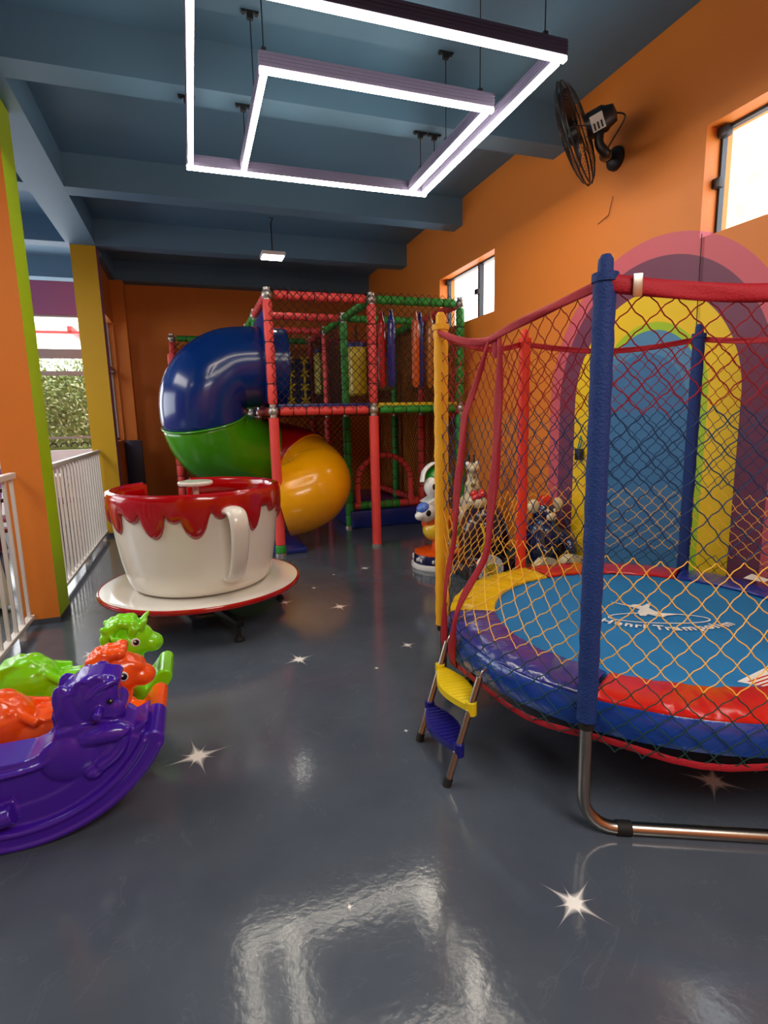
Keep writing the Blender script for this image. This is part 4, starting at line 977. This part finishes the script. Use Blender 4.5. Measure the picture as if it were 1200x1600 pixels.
# 2 giraffe like, 3 maroon dome car, 4 navy bear
x, y = 2.80, 5.30
t = thing('giraffe_ride', 'cream giraffe kiddie ride with long neck behind the trampoline', 'kiddie ride', (x, y, 0)); base(t, x, y, .24, YLT)
b = MB(); b.tube([(x, y, .15), (x, y, .35)], .07, 12); b.ell((x+.02, y, .45), (.2, .15, .16)); b.tube(spline([(x-.02, y-.03, .48), (x-.0, y-.05, .7), (x+.0, y-.06, .92)], 6), [.13]*5+[.09]*4+[.065]*4, 14); b.ell((x-.03, y-.10, .96), (.065, .1, .055)); bd = b.build('giraffe_body', CREAM, t); modbake(bd, [m_remesh(.01), m_smooth(6)])
for sx_ in (-1, 1):
    MB().ell((x-.03+sx_*.055, y-.1, 1.0), (.028, .028, .03)).build('eye', WHT, bd); MB().tube([(x+.0+sx_*.03, y-.03, 1.0), (x+sx_*.03, y-.02, 1.07), (x+sx_*.03, y-.02, 1.09)], [.01, .01, .016], 8).build('horn', M_BLACK, bd)
rnd = random.Random(2)
for k in range(16): MB().ell((x+rnd.uniform(-.06, .05), y-.135+rnd.uniform(-.005, .01), rnd.uniform(.5, .88)), (.016, .008, .02), seg=8, rings=6).build('spot', mat('olive_spot', S(150, 130, 40), .5), bd)
x, y = 2.50, 4.50
t = thing('dome_ride', 'dark maroon domed kiddie ride car with an orange haired figure', 'kiddie ride', (x, y, 0))
b = MB(); b.ell((x+.02, y, .38), (.24, .24, .34)); b.box((x-.22, y-.22, .0), (x+.26, y+.22, .2), .05); bd = b.build('dome_body', BRN, t); modbake(bd, [m_remesh(.012), m_smooth(6)])
b = MB()
for k in range(9): a = k*.7; b.ell((x-.06+.05*math.cos(a), y-.05+.05*math.sin(a), .78+.02*math.sin(3*a)), .035, seg=10, rings=8)
hd = b.build('figure_hair', REDT, t); MB().ell((x-.06, y-.06, .73), (.07, .07, .07)).build('figure_face', CREAM, t)
for k in range(4):
    MB().tube(spline([(x-.13+k*.08, y-.225+.02*k, .3), (x-.1+k*.08, y-.235+.02*k, .42), (x-.12+k*.07, y-.19+.01*k, .55)], 5), .012, 8, flat=(1, .5)).build('trim_stripe', (YLT, WHT, YLT, WHT)[k], bd)
b = MB(); b.tube([(x-.05, y-.26, .13), (x-.05, y-.20, .13)], .13, 28); b.build('front_wheel', WHT, t); b = MB(); b.tube([(x-.05, y-.275, .13), (x-.05, y-.255, .13)], .06, 20); b.build('wheel_hub', YLT, t)
x, y = 2.96, 4.20
t = thing('bear_ride', 'navy toy animal kiddie ride with round cream ears and red cap', 'kiddie ride', (x, y, 0))
b = MB(); b.ell((x, y, .36), (.17, .19, .27)); b.ell((x, y-.02, .62), (.11, .11, .11)); b.tube(spline([(x-.1, y-.1, .45), (x-.16, y-.2, .36), (x-.12, y-.26, .3)], 5), .05, 10); b.tube(spline([(x+.1, y-.1, .45), (x+.15, y-.2, .36), (x+.12, y-.26, .3)], 5), .05, 10); bd = b.build('animal_body', NAVY, t); modbake(bd, [m_remesh(.011), m_smooth(6)])
for sx_ in (-1, 1): MB().ell((x+sx_*.125, y-.03, .69), (.06, .04, .065)).build('ear', CREAM, bd)
MB().lathe([(.075, 0), (.07, .05), (.04, .08), (0, .085)], (x, y-.02, .70), 20).build('cap', REDT, bd); MB().ell((x, y-.125, .60), (.05, .035, .04)).build('muzzle', CREAM, bd)
for sx_ in (-1, 1): MB().ell((x+sx_*.035, y-.118, .655), (.014, .008, .018)).build('eye', PW, bd)
for (dx, dy) in ((-.14, -.27), (.12, -.28)):
    b = MB(); b.tube([(x+dx, y+dy-.04, .14), (x+dx, y+dy+.05, .14)], .14, 30); o = b.build('round_foot', CREAM, t)
    MB().tube([(x+dx, y+dy-.05, .14), (x+dx, y+dy-.035, .14)], .06, 20).build('foot_centre', plastic('brown_gloss', S(110, 70, 40)), o)
MB().box((x-.2, y-.22, 0), (x+.2, y+.2, .1), .03).build('ride_base', NAVY, t)

# ------------------------------------------------------------------ dining side beyond the railings
CLW = mat('white_cloth', S(226, 220, 214), .8, var=.03); CLM = mat('maroon_cloth', S(120, 36, 54), .8)
def table(x, y, label, m_, r=.42):
    t = thing('round_table', label, 'table', (x, y, 0), 0, 'cloth covered tables of the dining side'); b = MB(); n_ = 72; rows = []
    for k in range(n_):
        a = 2*PI*k/n_; w_ = math.sin(a*9); rows.append([b.bm.verts.new((x+q*math.cos(a), y+q*math.sin(a), z)) for q, z in ((.02, .752), (r, .752), (r+.012, .74), (r+.03+.02*w_, .5), (r+.05+.035*w_, .22), (r+.06+.045*w_, .03))])
    for k in range(n_):
        for j in range(5): b.face((rows[k][j], rows[(k+1) % n_][j], rows[(k+1) % n_][j+1], rows[k][j+1]))
    b.build('table_cover', m_, t); MB().lathe([(0, .72), (r-.01, .72), (r-.01, .745), (0, .745)], (x, y, 0), 40).build('tabletop', M_BRICK, t); MB().tube([(x, y, 0), (x, y, .72)], .04, 12).build('column', M_BLACK, t)
table(-2.0, 5.15, 'round table with white cloth just behind the near railing', CLW, .36)
table(-2.75, 7.6, 'round table with maroon cloth behind the far railing', CLM)
table(-2.3, 9.6, 'round table with white cloth nearest the far window', CLW)
def chair(x, y, rz, label):
    t = thing('dining_chair', label, 'chair', (x, y, 0), rz, 'dark chairs in the dining side'); Mx = WM[t.name]
    WD = mat('dark_wood', S(52, 30, 24), .4, var=.1)
    def bx(nm, a, c, m_=WD):
        b = MB(); b.box(a, c, .006); b.bm.transform(Mx); b.build(nm, m_, t)
    bx('seat', (-.2, -.2, .43), (.2, .2, .47), CLM)
    for sx_ in (-.18, .18):
        bx('leg', (sx_-.018, -.19, 0), (sx_+.018, -.155, .43)); bx('leg', (sx_-.018, .16, 0), (sx_+.018, .195, .92))
    for z in (.62, .74, .86): bx('back_slat', (-.17, .165, z), (.17, .185, z+.05))
chair(-2.1, 6.5, 2.6, 'dark wooden chair with maroon seat behind the lime column end of the far railing'); chair(-2.05, 7.4, 1.2, 'dark wooden chair with maroon seat facing the maroon table'); chair(-2.9, 8.5, 0, 'dark wooden chair with maroon seat between the two far tables'); chair(-1.8, 8.8, -.8, 'dark wooden chair with maroon seat in front of the farthest white table')
